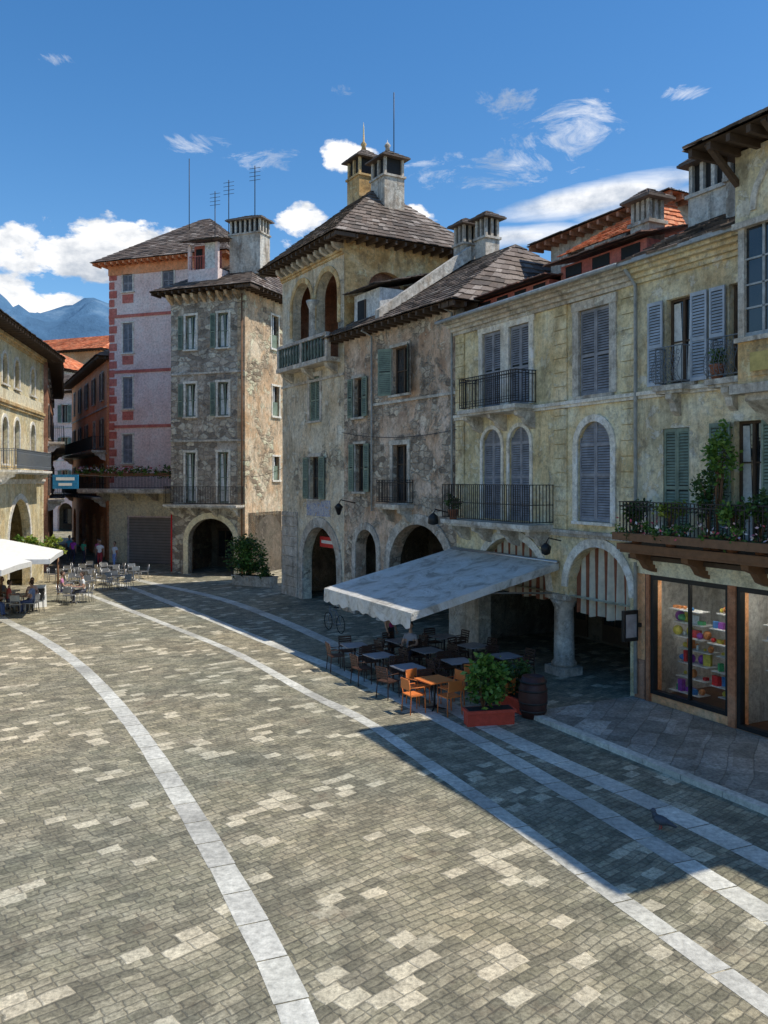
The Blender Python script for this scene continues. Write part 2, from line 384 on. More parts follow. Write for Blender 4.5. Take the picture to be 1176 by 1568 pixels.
wallmat('stone_rubble',(.24,.19,.14),(.50,.43,.35),(.72,.66,.57),patch=(.50,.43,.35),pth=.45,dirt=.55,bs=.9,ochre=.45,peel=.6,ps=1.9)
wallmat('stone_warm',(.38,.27,.17),(.66,.49,.32),(.78,.65,.47),patch=(.58,.45,.31),pth=.53,dirt=.45,bs=.9,ochre=.45,ps=2.0)
wallmat('trim_stone',(.36,.33,.28),(.56,.52,.45),(.70,.66,.58),scale=1.6,dirt=.5,bs=.5)
wallmat('trim_light',(.62,.58,.49),(.78,.74,.64),(.84,.81,.73),scale=1.6,dirt=.35,bs=.3,ochre=.2)
wallmat('pier_stone',(.32,.29,.25),(.52,.48,.42),(.68,.64,.57),scale=1.2,dirt=.45,bs=.8)
islandmat('slate',[(.06,.048,.04),(.20,.155,.125),(.12,.085,.065),(.33,.28,.24)],.7)
islandmat('tile_red',[(.5,.13,.05),(.72,.22,.09),(.78,.34,.17),(.6,.17,.08)],.8)
islandmat('tile_brown',[(.22,.10,.07),(.34,.17,.12),(.28,.2,.16),(.4,.16,.1)],.8)
plain('roof_under',(.06,.05,.045)); plain('near_black',(.02,.02,.02)); plain('wood_dark',(.09,.06,.04),.7)  # the near-black one paints the shade inside chimney slots and dormer openings
plain('wood_brown',(.2,.1,.05),.6); plain('shutter_back',(.03,.035,.035),.8)
plain('shutter_green',(.20,.25,.19),.6,.35,3); plain('shutter_blue',(.27,.27,.29),.6,.35,3); plain('shutter_pale',(.42,.47,.53),.6,.25,3)
plain('shutter_brown',(.12,.09,.08),.6,.3,3)
plain('iron',(.03,.026,.024),.5,.4,20); plain('iron_grey',(.16,.18,.2),.5,.3,20); plain('metal',(.45,.45,.45),.35,.15,9,metal=.8)
plain('curtain_white',(.7,.7,.67),.8); plain('white_paint',(.78,.77,.73),.5,.1)
plain('lead',(.36,.38,.38),.6,.3); plain('brass',(.5,.38,.12),.4)
m,nt=newmat('fresco'); v=objc(nt); n=nt.noise(v,3.2,6,.7,1.0); finish(nt,nt.ramp(n,[(.30,(.55,.5,.4)),(.42,(.16,.22,.45)),(.50,(.62,.58,.48)),(.56,(.20,.28,.5)),(.62,(.55,.38,.16)),(.72,(.6,.55,.45))]),.9,n,.3)
m,nt=newmat('glass'); finish(nt,nt.ramp(nt.noise(objc(nt),.9,2,.5),[(.35,(.012,.014,.016)),(.7,(.05,.055,.06))]),.06,spec=.8)
m,nt=newmat('shop_glass')
bs=nt.node('ShaderNodeBsdfGlossy',None,Color=(.9,.95,1,1),Roughness=.02); tr=nt.node('ShaderNodeBsdfTransparent',None,Color=(.95,.98,.98,1))
fr=nt.node('ShaderNodeFresnel',None,IOR=1.35); mx=nt.node('ShaderNodeMixShader',None,i0=fr.outputs[0],i1=tr.outputs[0],i2=bs.outputs[0]); o=nt.n.new('ShaderNodeOutputMaterial'); nt.l.new(mx.outputs[0],o.inputs[0])
m,nt=newmat('lit_tube'); e_=nt.node('ShaderNodeEmission',None,Color=(1,.95,.85,1),Strength=12.0); o=nt.n.new('ShaderNodeOutputMaterial'); nt.l.new(e_.outputs[0],o.inputs[0])
islandmat('goods',[(.75,.05,.05),(.08,.3,.7),(.8,.65,.1),(.1,.5,.2),(.8,.8,.78),(.8,.3,.1),(.4,.1,.5),(.05,.05,.06)],.4,interp='CONSTANT')
plain('sign_blue',(.03,.22,.42),.4); plain('sign_red',(.6,.03,.03),.4); plain('black_paint',(.02,.02,.02),.4); plain('barrel_wood',(.07,.03,.025),.5)
plain('chair_dark',(.065,.032,.022),.5); plain('table_grey',(.3,.3,.32),.35,.15); plain('chair_orange',(.68,.2,.05),.5,.12); plain('planter_red',(.55,.07,.04),.6,.2)
plain('terracotta',(.42,.17,.09),.8); plain('rubber',(.02,.02,.02),.8); plain('canvas_white',(.72,.70,.65),.8,.1)
m,nt=newmat('awning_cloth'); v=objc(nt); n=nt.noise(v,1.3,8,.72,.8)
c=nt.ramp(n,[(.38,(.40,.37,.32)),(.47,(.72,.69,.62)),(.57,(.86,.84,.79))])
b=nt.node('ShaderNodeBsdfPrincipled',None,Base_Color=c,Roughness=.35); t=nt.node('ShaderNodeBsdfTranslucent',None,Color=c); ms=nt.node('ShaderNodeMixShader',None,i0=.15,i1=b.outputs[0],i2=t.outputs[0])
bn=nt.node('ShaderNodeBump',None,Height=n,Strength=.8,Distance=.15); nt.l.new(bn.outputs[0],b.inputs['Normal'])
o=nt.n.new('ShaderNodeOutputMaterial'); nt.l.new(ms.outputs[0],o.inputs[0])
m,nt=newmat('striped_cloth'); v=objc(nt); x=nt.node('ShaderNodeSeparateXYZ',None,Vector=v).outputs[0]
f=nt.math('GREATER_THAN',nt.math('FRACT',nt.math('MULTIPLY',x,2.6)),.5)
c=nt.mix(f,(.38,.15,.09),(.82,.74,.58)); n=nt.noise(v,4,5,.6); c=nt.mix(1.0,c,nt.ramp(n,[(.3,.75),(.7,1.1)]),'MULTIPLY')
b=nt.node('ShaderNodeBsdfDiffuse',None,Color=c); t=nt.node('ShaderNodeBsdfTranslucent',None,Color=c); ms=nt.node('ShaderNodeMixShader',None,i0=.3,i1=b.outputs[0],i2=t.outputs[0]); o=nt.n.new('ShaderNodeOutputMaterial'); nt.l.new(ms.outputs[0],o.inputs[0])
for nm,cs in (('leaf',[(.015,.04,.01),(.05,.11,.02),(.09,.17,.03)]),('leaf_bright',[(.05,.12,.015),(.12,.24,.03),(.22,.34,.07)]),('leaf_yellow',[(.12,.2,.02),(.3,.36,.05),(.35,.38,.08)])):
    m,nt=newmat(nm); r=nt.node('ShaderNodeNewGeometry').outputs['Random Per Island']; c=nt.ramp(r,[(i/2,k) for i,k in enumerate(cs)])
    b=nt.node('ShaderNodeBsdfPrincipled',None,Base_Color=c,Roughness=.5); t=nt.node('ShaderNodeBsdfTranslucent',None,Color=c); ms=nt.node('ShaderNodeMixShader',None,i0=.3,i1=b.outputs[0],i2=t.outputs[0]); o=nt.n.new('ShaderNodeOutputMaterial'); nt.l.new(ms.outputs[0],o.inputs[0])
islandmat('flowers',[(.7,.5,.55),(.6,.1,.15),(.8,.75,.7),(.7,.6,.1)],.6,interp='CONSTANT')
m,nt=newmat('roller_shutter'); v=objc(nt); z=nt.node('ShaderNodeSeparateXYZ',None,Vector=v).outputs[2]
w=nt.math('FRACT',nt.math('MULTIPLY',z,5)); finish(nt,nt.mix(1.0,nt.mix(nt.noise(v,2,5),(.22,.19,.17),(.38,.34,.31)),nt.ramp(w,[(.0,.35),(.3,1.0)]),'MULTIPLY'),.5,w,.8)
# ground paving
def cells(nt,v,cw,ch):
    s=nt.node('ShaderNodeSeparateXYZ',None,Vector=v); X,Y=s.outputs[0],s.outputs[1]
    yr=nt.math('DIVIDE',Y,ch); row=nt.math('FLOOR',yr); fy=nt.math('FRACT',yr)
    off=nt.node('ShaderNodeTexWhiteNoise',{'noise_dimensions':'1D'},W=row).outputs[0]
    xr=nt.math('ADD',nt.math('DIVIDE',X,cw),nt.math('MULTIPLY',off,3)); col=nt.math('FLOOR',xr); fx=nt.math('FRACT',xr)
    cell=nt.node('ShaderNodeCombineXYZ',None,X=col,Y=row,Z=0.0).outputs[0]
    rnd=nt.node('ShaderNodeTexWhiteNoise',{'noise_dimensions':'3D'},Vector=cell).outputs[0]
    cw_=nt.node('ShaderNodeCombineXYZ',None,X=nt.math('MULTIPLY',nt.math('SUBTRACT',col,nt.math('MULTIPLY',off,3)),cw),Y=nt.math('MULTIPLY',row,ch),Z=0.0).outputs[0]
    ex=nt.math('MULTIPLY',nt.math('MINIMUM',fx,nt.math('SUBTRACT',1.0,fx)),cw); ey=nt.math('MULTIPLY',nt.math('MINIMUM',fy,nt.math('SUBTRACT',1.0,fy)),ch)
    return rnd,cw_,nt.math('MINIMUM',ex,ey)
def paving(name,rot,cw,ch,stops,cl=(.56,.51,.41),mort=(.10,.09,.07),pcw=.37,pch=.24,thr=.70,dark=.4,po=.19):
    m,nt=newmat(name); g=nt.node('ShaderNodeNewGeometry').outputs['Position']
    warp=nt.node('ShaderNodeTexNoise',None,Vector=g,Scale=.35,Detail=3.0).outputs['Color']
    wv=nt.node('ShaderNodeVectorMath',{'operation':'MULTIPLY_ADD'},i0=warp,i1=(.5,.5,0),i2=g).outputs[0]
    w2=nt.node('ShaderNodeTexNoise',None,Vector=g,Scale=7,Detail=2.0).outputs['Color']
    wv2=nt.node('ShaderNodeVectorMath',{'operation':'MULTIPLY_ADD'},i0=w2,i1=(.05,.05,0),i2=wv).outputs[0]
    v=nt.mapv(wv2,(1,1,1),(0,0,math.radians(rot)))
    rnd,_,e=cells(nt,v,cw,ch)
    r2,pc,e2=cells(nt,v,pcw,pch)
    cn=nt.noise(pc,.75,3,.6); cn2=nt.noise(nt.mapv(pc,loc=(31,17,0)),.5,3,.6)
    base=nt.ramp(rnd,stops)
    pk=nt.math('ADD',nt.math('MULTIPLY',r2,.42),cn)
    base=nt.mix(nt.math('MULTIPLY',nt.ramp(pk,[(thr,0),(thr+.15,1)]),.45),base,sc(cl,.72))
    pale=nt.ramp(pk,[(thr+po,0),(thr+po+.005,1)]); base=nt.mix(nt.math('MULTIPLY',pale,.85),base,cl)
    pk2=nt.math('SUBTRACT',cn2,nt.math('MULTIPLY',r2,.35)); dk=nt.ramp(pk2,[(.36,0),(.42,1)]); base=nt.mix(nt.math('MULTIPLY',nt.math('MULTIPLY',dk,nt.math('SUBTRACT',1.0,pale)),dark),base,(.14,.13,.11))
    e=nt.math('ADD',nt.math('MULTIPLY',nt.math('SUBTRACT',1.0,pale),e),nt.math('MULTIPLY',pale,e2))
    mf=nt.ramp(e,[(.004,1),(.013,0)])
    fine=nt.noise(g,14,7,.8); mid=nt.noise(g,1.7,7,.7); big=nt.noise(g,.13,5,.6)
    base=nt.mix(1.0,base,nt.ramp(fine,[(.3,.32),(.5,1.0),(.7,1.6)]),'MULTIPLY')
    base=nt.mix(1.0,base,nt.ramp(mid,[(.3,.66),(.7,1.3)]),'MULTIPLY')
    base=nt.mix(1.0,base,nt.ramp(big,[(.35,(.80,.84,.80)),(.65,(1.22,1.12,.96))]),'MULTIPLY')
    st=nt.ramp(nt.noise(g,.6,8,.74),[(.58,0),(.68,1)]); base=nt.mix(nt.math('MULTIPLY',st,.5),base,(.15,.10,.065))
    base=nt.mix(nt.math('MULTIPLY',mf,.6),base,mort)
    h=nt.math('ADD',nt.ramp(e,[(0,0),(.025,1)]),nt.math('ADD',nt.math('MULTIPLY',fine,.9),nt.math('MULTIPLY',rnd,.3)))
    finish(nt,base,.8,h,.7,dist=.02); return name
paving('paving',-40,.25,.135,[(0,(.19,.18,.135)),(.35,(.25,.235,.175)),(.7,(.295,.272,.205)),(1,(.37,.335,.25))])
paving('pavement_stone',-63,1.0,.5,[(0,(.2,.2,.19)),(.5,(.3,.3,.29)),(1,(.38,.37,.36))],cl=(.42,.42,.41),pcw=1.2,pch=.7)
islandmat('band_stone',[(.50,.48,.42),(.66,.64,.56),(.58,.56,.48)],.7,.5,9)
# ------------------------------------------------------------------ ground
m=M(); m.quad((-4000,-500,0),(4000,-500,0),(4000,6000,0),(-4000,6000,0),'paving'); obj('ground',m.mesh('ground'))
def catmull(P,n=10):
    P=[Vector((a,b,0)) for a,b in P]; P=[P[0]*2-P[1]]+P+[P[-1]*2-P[-2]]; out=[]
    for i in range(1,len(P)-2):
        for k in range(n):
            t=k/n; a,b,c,d=P[i-1],P[i],P[i+1],P[i+2]
            out.append(.5*((2*b)+(c-a)*t+(2*a-5*b+4*c-d)*t*t+(3*b-a-3*c+d)*t**3))
    out.append(P[-2]); return out
def band(name,P,w,z=.004):
    pts=catmull(P,14); m=M()
    acc=[pts[0]]; L=0
    for a,b in zip(pts,pts[1:]):
        seg=(b-a).length; t=.0
        while L+seg-t>=.9:
            t+=.9-L; L=0; acc.append(a.lerp(b,min(1,t/seg)))
        L+=seg-t
    for i in range(len(acc)-1):
        d=(acc[i+1]-acc[i]).normalized()
        dp=(acc[i]-acc[i-1]).normalized() if i else d; dn=(acc[i+2]-acc[i+1]).normalized() if i<len(acc)-2 else d
        n0=Vector((-(d+dp).y,(d+dp).x,0)).normalized(); n1=Vector((-(d+dn).y,(d+dn).x,0)).normalized()
        g=d*.012; h0=w/2+R.uniform(-.012,.012); h1=w/2+R.uniform(-.012,.012)
        m.quad(*[tuple(p+Vector((0,0,z))) for p in (acc[i]+g-n0*h0,acc[i+1]-g-n1*h1,acc[i+1]-g+n1*h1,acc[i]+g+n0*h0)],'band_stone')
    obj(name,m.mesh(name))
band('paving_band',[(-18,40),(-16.2,35.9),(-12.8,31.4),(-9.5,26.5),(-6.1,20.4),(-3.42,14.9),(-1.81,11.34),(-.89,9.05),(-.2,6.5),(.3,3)],.40)
band('paving_band',[(-18,47),(-14.7,42.6),(-8.9,34.3),(-5,28.5),(-2.1,23.2),(-.44,20.4),(.84,17.5),(2.14,14.5),(3.32,11.6),(3.9,10.2),(4.4,8.9),(5.2,6)],.32)
band('paving_band',[(-18,50.5),(-14.2,46.5),(-8.1,36.8),(-4.45,30.8),(-1.8,26.6),(.21,22.85),(1.7,19.8),(3.65,15.2),(5.13,11.3),(6.6,7)],.42)
band('paving_band',[(-17,53),(-13.8,48.6),(-8.3,41.9),(-4.25,35),(-.6,27.4),(2.35,20.1),(4.8,15.2),(5.9,12.8),(8,8)],.5,.005)
# ------------------------------------------------------------------ YELLOW HOUSE
DR=(.454,-.891); OY=(2.6,30.4)
def rowpt(u,w=0,z=0): return (OY[0]+DR[0]*u-.891*w, OY[1]+DR[1]*u-.454*w, z)
B=Bld('yellow_house',OY,(5.3,25.1)); W=B.p('walls')
ops=[(1.5,8.73,0,2.4,'n'),(1.5,5.2,2.4,3.95,'a',1.5),(6.17,8.73,2.4,3.92,'a',1.25),
 (1.72,2.8,8.2,10.75),(3.25,4.33,8.2,10.75),(6.69,7.97,8.2,10.65),
 (1.7,2.8,4.5,7.5,'a',.55),(3.25,4.35,4.5,7.5,'a',.55),(6.62,8.0,4.62,7.45,'a',.69)]
wall(W,'plaster_yellow',0,8.95,0,11.3,ops,th=.45)
for x in (1.5,8.73): W.quad((x,0,0),(x,.45,0),(x,.45,2.4),(x,0,2.4),'pier_stone')
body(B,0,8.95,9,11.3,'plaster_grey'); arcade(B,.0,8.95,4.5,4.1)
c=B.p('column'); cx,cy=5.68,.25
c.box(cx-.42,cx+.42,cy-.4,cy+.35,0,.25,'pier_stone'); c.lathe((cx,cy,.25),[(.36,0),(.38,.1),(.31,.18),(.29,1.75),(.33,1.8),(.34,1.86),(.42,1.98)],'pier_stone',18)
c.box(cx-.5,cx+.5,cy-.33,cy+.3,2.25,2.42,'pier_stone')
c.box(.0,1.5,-.05,-.002,0,2.4,'pier_stone'); c.box(-.05,1.58,-.1,.0,2.4,2.55,'pier_stone')
for a in (1.5,5.2,3.95,1.5),(6.17,8.73,3.92,1.25): archtrim(B.p('archivolt'),'trim_light',a[0],a[1],a[2],a[3],.26,.05)
for u0,u1 in((1.72,2.8),(3.25,4.33)): window(B,u0,u1,8.2,10.75,'closed','shutter_blue',trim=None,sill=False)
t=B.p('window_surrounds')
for a,b,c0,d in ((1.5,1.72,8.2,10.75),(2.8,3.25,8.2,10.75),(4.33,4.55,8.2,10.75),(1.45,4.6,10.75,11.0)): t.box(a,b,-.06,.02,c0,d,'trim_light')
window(B,6.69,7.97,8.2,10.65,'closed','shutter_blue',trim='trim_stone',tw=.26,sill=True,pr=.06)
for u0,u1 in((1.7,2.8),(3.25,4.35)): window(B,u0,u1,4.5,7.5,'closed','shutter_blue',trim='trim_light',tw=.13,sill=False,arch=.55)
window(B,6.62,8.0,4.62,7.45,'closed','shutter_blue',trim='trim_light',tw=.2,sill=True,arch=.69)
for a in ((0,.55),(5.55,6.15),(8.42,8.95)): quoins(B,a[0],a[1],4.35,7.9,'plaster_yellow'); quoins(B,a[0],a[1],8.15,10.95,'plaster_yellow')
cornice(B,0,8.95,7.92,((.1,.08),(.16,.1)),'trim_light','string'); cornice(B,0,8.95,4.15,((.08,.1),(.14,.09)),'trim_stone','string')
cornice(B,-.1,8.95,10.95,((.1,.12),(.2,.12),(.36,.1),(.5,.1)),'trim_stone')
balcony(B,1.4,4.7,8.14,.85,1.05,brk=[1.6,3.0,4.5],style=1); balcony(B,.45,5.55,4.45,.95,1.2,brk=[.8,2.2,3.7,5.2],style=3)
lp=B.p('lamp')
lp.tube([(5.9,-.05,4.0),(5.9,-.5,4.1),(5.9,-.6,3.95)],.02,'iron'); lp.lathe((5.9,-.6,3.6),[(.05,0),(.13,.05),(.16,.25),(.04,.36)],'black_paint',10)
rf=B.p('roof'); slates(rf,'slate',(-.3,-.65,11.42),(8.95,-.65,11.42),(8.95,4.6,12.9),(-.3,4.6,12.9)); rf.quad((-.3,4.6,12.9),(8.95,4.6,12.9),(8.95,9.3,11.6),(-.3,9.3,11.6),'roof_under')
rf.box(-.3,8.95,-.66,-.58,11.36,11.46,'lead'); rf.box(-.3,8.95,-.6,-.1,11.391,11.40,'wood_dark')
def dormer(B,u0,u1,y,z0,z1,mat='tile_red',D=3,wm='paint_red',rise=.5,nwin=4):
    m=B.p('dormer'); m.box(u0,u1,y,y+D,z0,z1,wm)
    for i in range(nwin):
        a=lerp(u0,u1,(i+.2)/nwin); b=lerp(u0,u1,(i+.8)/nwin); m.box(a,b,y-.02,y+.01,z0+.2,z1-.06,'near_black')
    slates(B.p('dormer_roof'),mat,(u0-.3,y-.45,z1+.02),(u1+.3,y-.45,z1+.02),(u1+.3,y+D,z1+rise),(u0-.3,y+D,z1+rise),row=.3,w=.24)
dormer(B,.3,4.4,.7,11.75,12.15,mat='tile_brown',rise=.35); dormer(B,4.6,8.3,1.0,11.9,12.5,mat='tile_brown',rise=.6,D=2.0,nwin=3)
B2=Bld('tall_house_behind',rowpt(-1.0,-5),rowpt(6,-5)); W=B2.p('walls')
wall(W,'plaster_grey',0,6.2,8,15.0,[(4.2,5.2,13.4,14.6),(1,2,13.2,14.5)]); body(B2,0,6.2,8,15.0,'plaster_grey',z0=0)
for a in (4.2,5.2,13.4,14.6),(1,2,13.2,14.5): window(B2,*a)
hip(B2,0,6.2,0,8,15.1,16.4,3,3,.7,'slate',faces='f',wood='terracotta_wall'); B2.done()
slates(rf,'tile_red',(2.4,2.6,13.5),(6.3,2.6,13.5),(5.4,4.9,15.0),(4.0,4.9,15.0),row=.26,w=.2); slates(rf,'tile_red',(6.3,2.6,13.5),(6.3,4.9,13.5),(5.4,4.9,15.0),(5.4,4.9,15.0),row=.26,w=.2); rf.box(2.6,6.1,2.9,4.8,12.2,13.45,'plaster_white')
chimney(B,7.3,2.0,12.2,13.9,.75,.6,'plaster_grey')
chimney(B,9.35,2.6,11.9,14.5,1.3,.9,'plaster_grey',nx=3,cap=.6)
rf.tube([(-.3,-.69,11.4),(8.95,-.69,11.4)],.06,'lead',8)
B.done()
# ------------------------------------------------------------------ CREAM HOUSE (right)
B=Bld('cream_house',rowpt(8.95),rowpt(20)); o=8.95; W=B.p('walls')
def U(x): return x-o
ops=[(U(10),U(10.86),8.2,10.35),(U(11.95),U(12.75),8.2,10.35),(U(9.9),U(10.76),4.3,7.1),(U(12.1),U(12.9),4.3,7.15),
 (U(9.55),U(11.93),.3,3.35),(U(12.25),U(14.2),.1,3.35),(U(14.6),U(17.4),.3,3.35),(U(15),U(16),4.3,7.1)]
wall(W,'plaster_cream',0,16,3.6,11.3,[q for q in ops if q[2]>4]); wall(W,'shop_orange',0,16,0,3.6,[q for q in ops if q[2]<4],th=.3)
body(B,0,16,9,11.3,'plaster_cream',sideL=False)
window(B,U(10),U(10.86),8.2,10.35,'open','shutter_pale',trim=None,curtain=True,hw=.5)
window(B,U(11.95),U(12.75),8.2,10.35,'open','shutter_pale',trim=None,curtain=True,hw=.45)
window(B,U(9.9),U(10.76),4.3,7.1,'closed','shutter_green',trim=None)
window(B,U(12.1),U(12.9),4.3,7.15,'open','shutter_green',trim=None,curtain=True,hw=.6)
window(B,U(15),U(16),4.3,7.1,'closed','shutter_green')
balcony(B,U(9.95),U(10.92),8.14,.42,.95,style=2,iron='iron_grey',gap=.13,part='small_balcony',brk=[U(10.4)])
balcony(B,U(11.6),U(12.6),8.14,.42,.95,style=2,iron='iron_grey',gap=.13,part='small_balcony',brk=[U(12.1)])
balcony(B,U(9.3),14,4.2,1.0,1.05,slab=.16,style=1,mat='wood_brown',brk=[.7,2.4,4.1,5.8,7.5])
cornice(B,0,4.3,7.92,((.08,.08),(.14,.1)),'trim_light','string')
cornice(B,0,16,10.95,((.1,.12),(.2,.12),(.36,.1),(.5,.1)),'plaster_cream')
cornice(B,0,16,3.55,((.12,.1),(.2,.1)),'shop_cream'); B.p('cornice').box(.0,16,-.28,.0,3.75,3.86,'wood_dark'); B.p('cornice').box(0,16,-.06,-.002,3.36,3.548,'shop_cream')
sh=B.p('shopfront')
sh.box(.0,.36,-.06,-.002,0,1.1,'terracotta_wall'); sh.box(.38,.42,-.06,-.002,0,3.36,'wood_dark')
for a,b,zb in ((U(9.55),U(11.93),.3),(U(12.25),U(14.2),.1),(U(14.6),U(17.4),.3)):
    sh.box(a-.05,a+.05,-.04,.12,zb,3.35,'black_paint'); sh.box(b-.05,b+.05,-.04,.12,zb,3.35,'black_paint'); sh.box(a+.05,b-.05,-.04,.12,3.24,3.35,'black_paint'); sh.box(a+.05,b-.05,-.04,.12,zb,zb+.1,'black_paint')
    mdl=(a+b)/2; sh.box(mdl-.025,mdl+.025,-.0,.1,zb+.1,3.24,'black_paint')
    sh.box(a-.17,a-.052,-.085,-.002,0,3.36,'shop_brown'); sh.box(b+.052,b+.15,-.085,-.002,0,3.36,'shop_brown')
    sh.quad((a+.05,.06,zb+.1),(b-.05,.06,zb+.1),(b-.05,.06,3.24),(a+.05,.06,3.24),'shop_glass')
sh.quad((0.1,3,0),(9,3,0),(9,3,3.5),(.1,3,3.5),'plaster_white'); sh.quad((.1,.3,3.5),(9,.3,3.5),(9,3,3.5),(.1,3,3.5),'plaster_white'); sh.quad((.1,.3,.08),(9,.3,.08),(9,3,.08),(.1,3,.08),'wood_brown')
for x in (.1,3.1,9): sh.quad((x,.31,0),(x,3,0),(x,3,3.5),(x,.31,3.5),'plaster_white')
cl_=B.p('ceiling_lamp')
for x0,x1 in ((.8,2.7),(3.5,5.1),(5.8,8.2)):
    cl_.box(x0,x1,.35,.55,3.3,3.38,'metal'); cl_.box(x0+.05,x1-.05,.38,.52,3.27,3.299,'lit_tube')
gd=B.p('shop_goods')
for zz in (.42,.75,1.1,1.45,1.8,2.15,2.5):
    for base in ((.75,1.75),(1.95,2.9),(3.6,5.1),(5.8,8.2)):
        dy=R.uniform(0,.5); gd.box(base[0],base[1],.35+dy,.75+dy,zz-.02,zz,'curtain_white'); x=base[0]+.02
        while x<base[1]-.12:
            w_=.05+R.random()*.2; h_=.06+R.random()*.24; yy=.38+dy+R.random()*.15
            if R.random()<.12: x+=w_; continue
            if R.random()<.5: gd.box(x,x+w_,yy,yy+.12,zz+.002,zz+h_,'goods',rot=R.uniform(-.5,.5))
            else: gd.ball((x+w_/2,yy+.1,zz+h_*.45),h_*.45,'goods',6,(R.uniform(.7,1.3),1,R.uniform(.8,1.2)))
            x+=w_+.02
sg=B.p('shop_sign'); sg.box(.1,.2,-.6,-.12,1.6,2.4,'black_paint'); sg.box(.095,.205,-.54,-.18,1.7,2.3,'shutter_blue'); sg.box(.1,.2,-.12,-.0,1.95,2.05,'iron')
rf=B.p('roof'); slates(rf,'slate',(0,-.65,11.42),(16,-.65,11.42),(16,4.6,14.0),(0,4.6,14.0)); rf.quad((0,4.6,14.0),(16,4.6,14.0),(16,9.3,11.6),(0,9.3,11.6),'roof_under'); rf.box(0,16,-.66,-.58,11.36,11.46,'lead'); rf.prism([(-.6,11.4),(4.6,13.9),(9.3,11.5)],'u',.01,.1,'plaster_grey')
chimney(B,2.4,1.4,12.2,13.9,.8,.7,'plaster_grey',nx=2)
B.p('downpipe').tube([(.1,-.12,.2),(.1,-.12,10.9),(.1,-.5,11.3)],.05,'lead',8)
tw=B.p('bay'); a,b=4.1,7.4
tw.box(a-.15,b+.15,-1.1,-.002,7.65,7.85,'trim_stone'); tw.prism([(-.002,6.9),(-.3,7.1),(-.9,7.5),(-.9,7.648),(-.002,7.648)],'u',a+.1,b-.1,'trim_stone')
tw.box(a,b,-1.0,-.002,7.85,8.75,'plaster_ochre'); tw.box(a-.06,b+.06,-1.06,-.002,8.751,8.85,'trim_stone')
for x in (a+.25,a+1.3,a+2.35): tw.box(x,x+.75,-1.03,-1.0,8.0,8.6,'plaster_ochre'); tw.box(x+.1,x+.65,-1.05,-1.03,8.1,8.5,'brass')
for x in (a,a+1.05,a+2.15,b-.16): tw.box(x,x+.16,-1.0,-.84,8.85,11.2,'trim_stone')
for x in (a+.16,a+1.21,a+2.31):
    tw.box(x,x+.9,-.95,-.9,8.85,8.95,'lead'); 
    for zz in (9.45,9.95,10.5): tw.box(x,x+.9,-.95,-.9,zz,zz+.04,'lead')
    tw.box(x+.42,x+.48,-.95,-.9,8.951,11.2,'lead')
    tw.quad((x,-.92,8.85),(x+.95,-.92,8.85),(x+.95,-.92,11.2),(x,-.92,11.2),'glass')
for x in (a,b): tw.quad((x+.08,-.9,8.85),(x+.08,0,8.85),(x+.08,0,11.2),(x+.08,-.9,11.2),'glass')
wall(tw,'plaster_cream',a-.05,b+.05,11.2,12.85,[],y=-1.02); tw.box(a-.1,b+.1,-1.08,-.002,11.19,11.32,'trim_stone'); tw.quad((a-.05,-1.02,11.2),(a-.05,0,11.2),(a-.05,0,12.85),(a-.05,-1.02,12.85),'plaster_cream')
archtrim(tw,'trim_stone',a+.5,b-.5,12.6,1.1,.15,1.07)
W.box(4.25,11.1,.002,8.9,11.3,12.9,'plaster_cream')
hip(B,4.6,11.1,-.9,9,12.95,16.2,3,3,1.1,'slate',faces='fl')
br=B.p('rafters')
for x in (4.1,5.5,7.2): br.prism([(-.95,12.2),(-1.0,12.1),(-1.95,12.85),(-1.9,12.93)],'u',x-.06,x+.06,'wood_dark')
B.done()
# ------------------------------------------------------------------ STONE HOUSE (middle)
PA=(-1.77,37.7)
B=Bld('stone_house',PA,(2.6,30.4)); W=B.p('walls')
ops=[(4.11,5.35,9.2,11.1),(.95,1.75,8.5,10.2),(4.15,5.25,4.9,7.2),(1.05,1.9,5.3,7.35),(3.9,8.1,0,4.1,'a',1.8),(1.08,2.87,0,3.7,'a',.9)]
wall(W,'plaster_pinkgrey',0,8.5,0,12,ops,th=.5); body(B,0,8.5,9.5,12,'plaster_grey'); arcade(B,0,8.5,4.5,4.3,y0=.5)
window(B,4.11,5.35,9.2,11.1,'ajar','shutter_green',trim='trim_stone',tw=.12); window(B,.95,1.75,8.5,10.2,'open','shutter_green',trim='trim_stone',tw=.12,hw=.4)
window(B,4.15,5.25,4.9,7.2,None,trim='trim_stone',tw=.18); window(B,1.05,1.9,5.3,7.35,'open','shutter_green',trim='trim_stone',tw=.1,hw=.42)
balcony(B,3.9,5.7,4.85,.7,.95,style=1)
archtrim(B.p('archivolt'),'pier_stone',3.9,8.1,4.1,1.8,.4,.05,0); archtrim(B.p('archivolt'),'pier_stone',1.08,2.87,3.7,.9,.3,.05,0)
cornice(B,2.4,8.5,9.0-.12,((.06,.1),),'trim_stone','string')
for x in (2.6,8.35): B.p('downpipe').tube([(x,-.1,4.5),(x,-.1,11.8),(x,-.6,12.0)],.045,'lead',6)
hip(B,0,8.5,0,9.5,12.1,15.5,0.5,3.2,.75,'slate',faces='fr')
d=B.p('dormer'); d.box(.4,2.6,.3,4,12.1,13.9,'plaster_white'); d.box(.75,1.3,.26,.31,12.6,13.6,'near_black'); d.box(1.35,1.45,.25,.3,12.6,13.6,'wood_dark'); slates(B.p('dormer_roof'),'slate',(.1,-.1,13.95),(2.9,-.1,13.95),(2.9,4.2,15.1),(.1,4.2,15.1))
d.prism([(-.4,12.35),(-.4,12.7),(4.2,15.9),(4.2,15.3)],'u',3.4,3.75,'trim_stone')
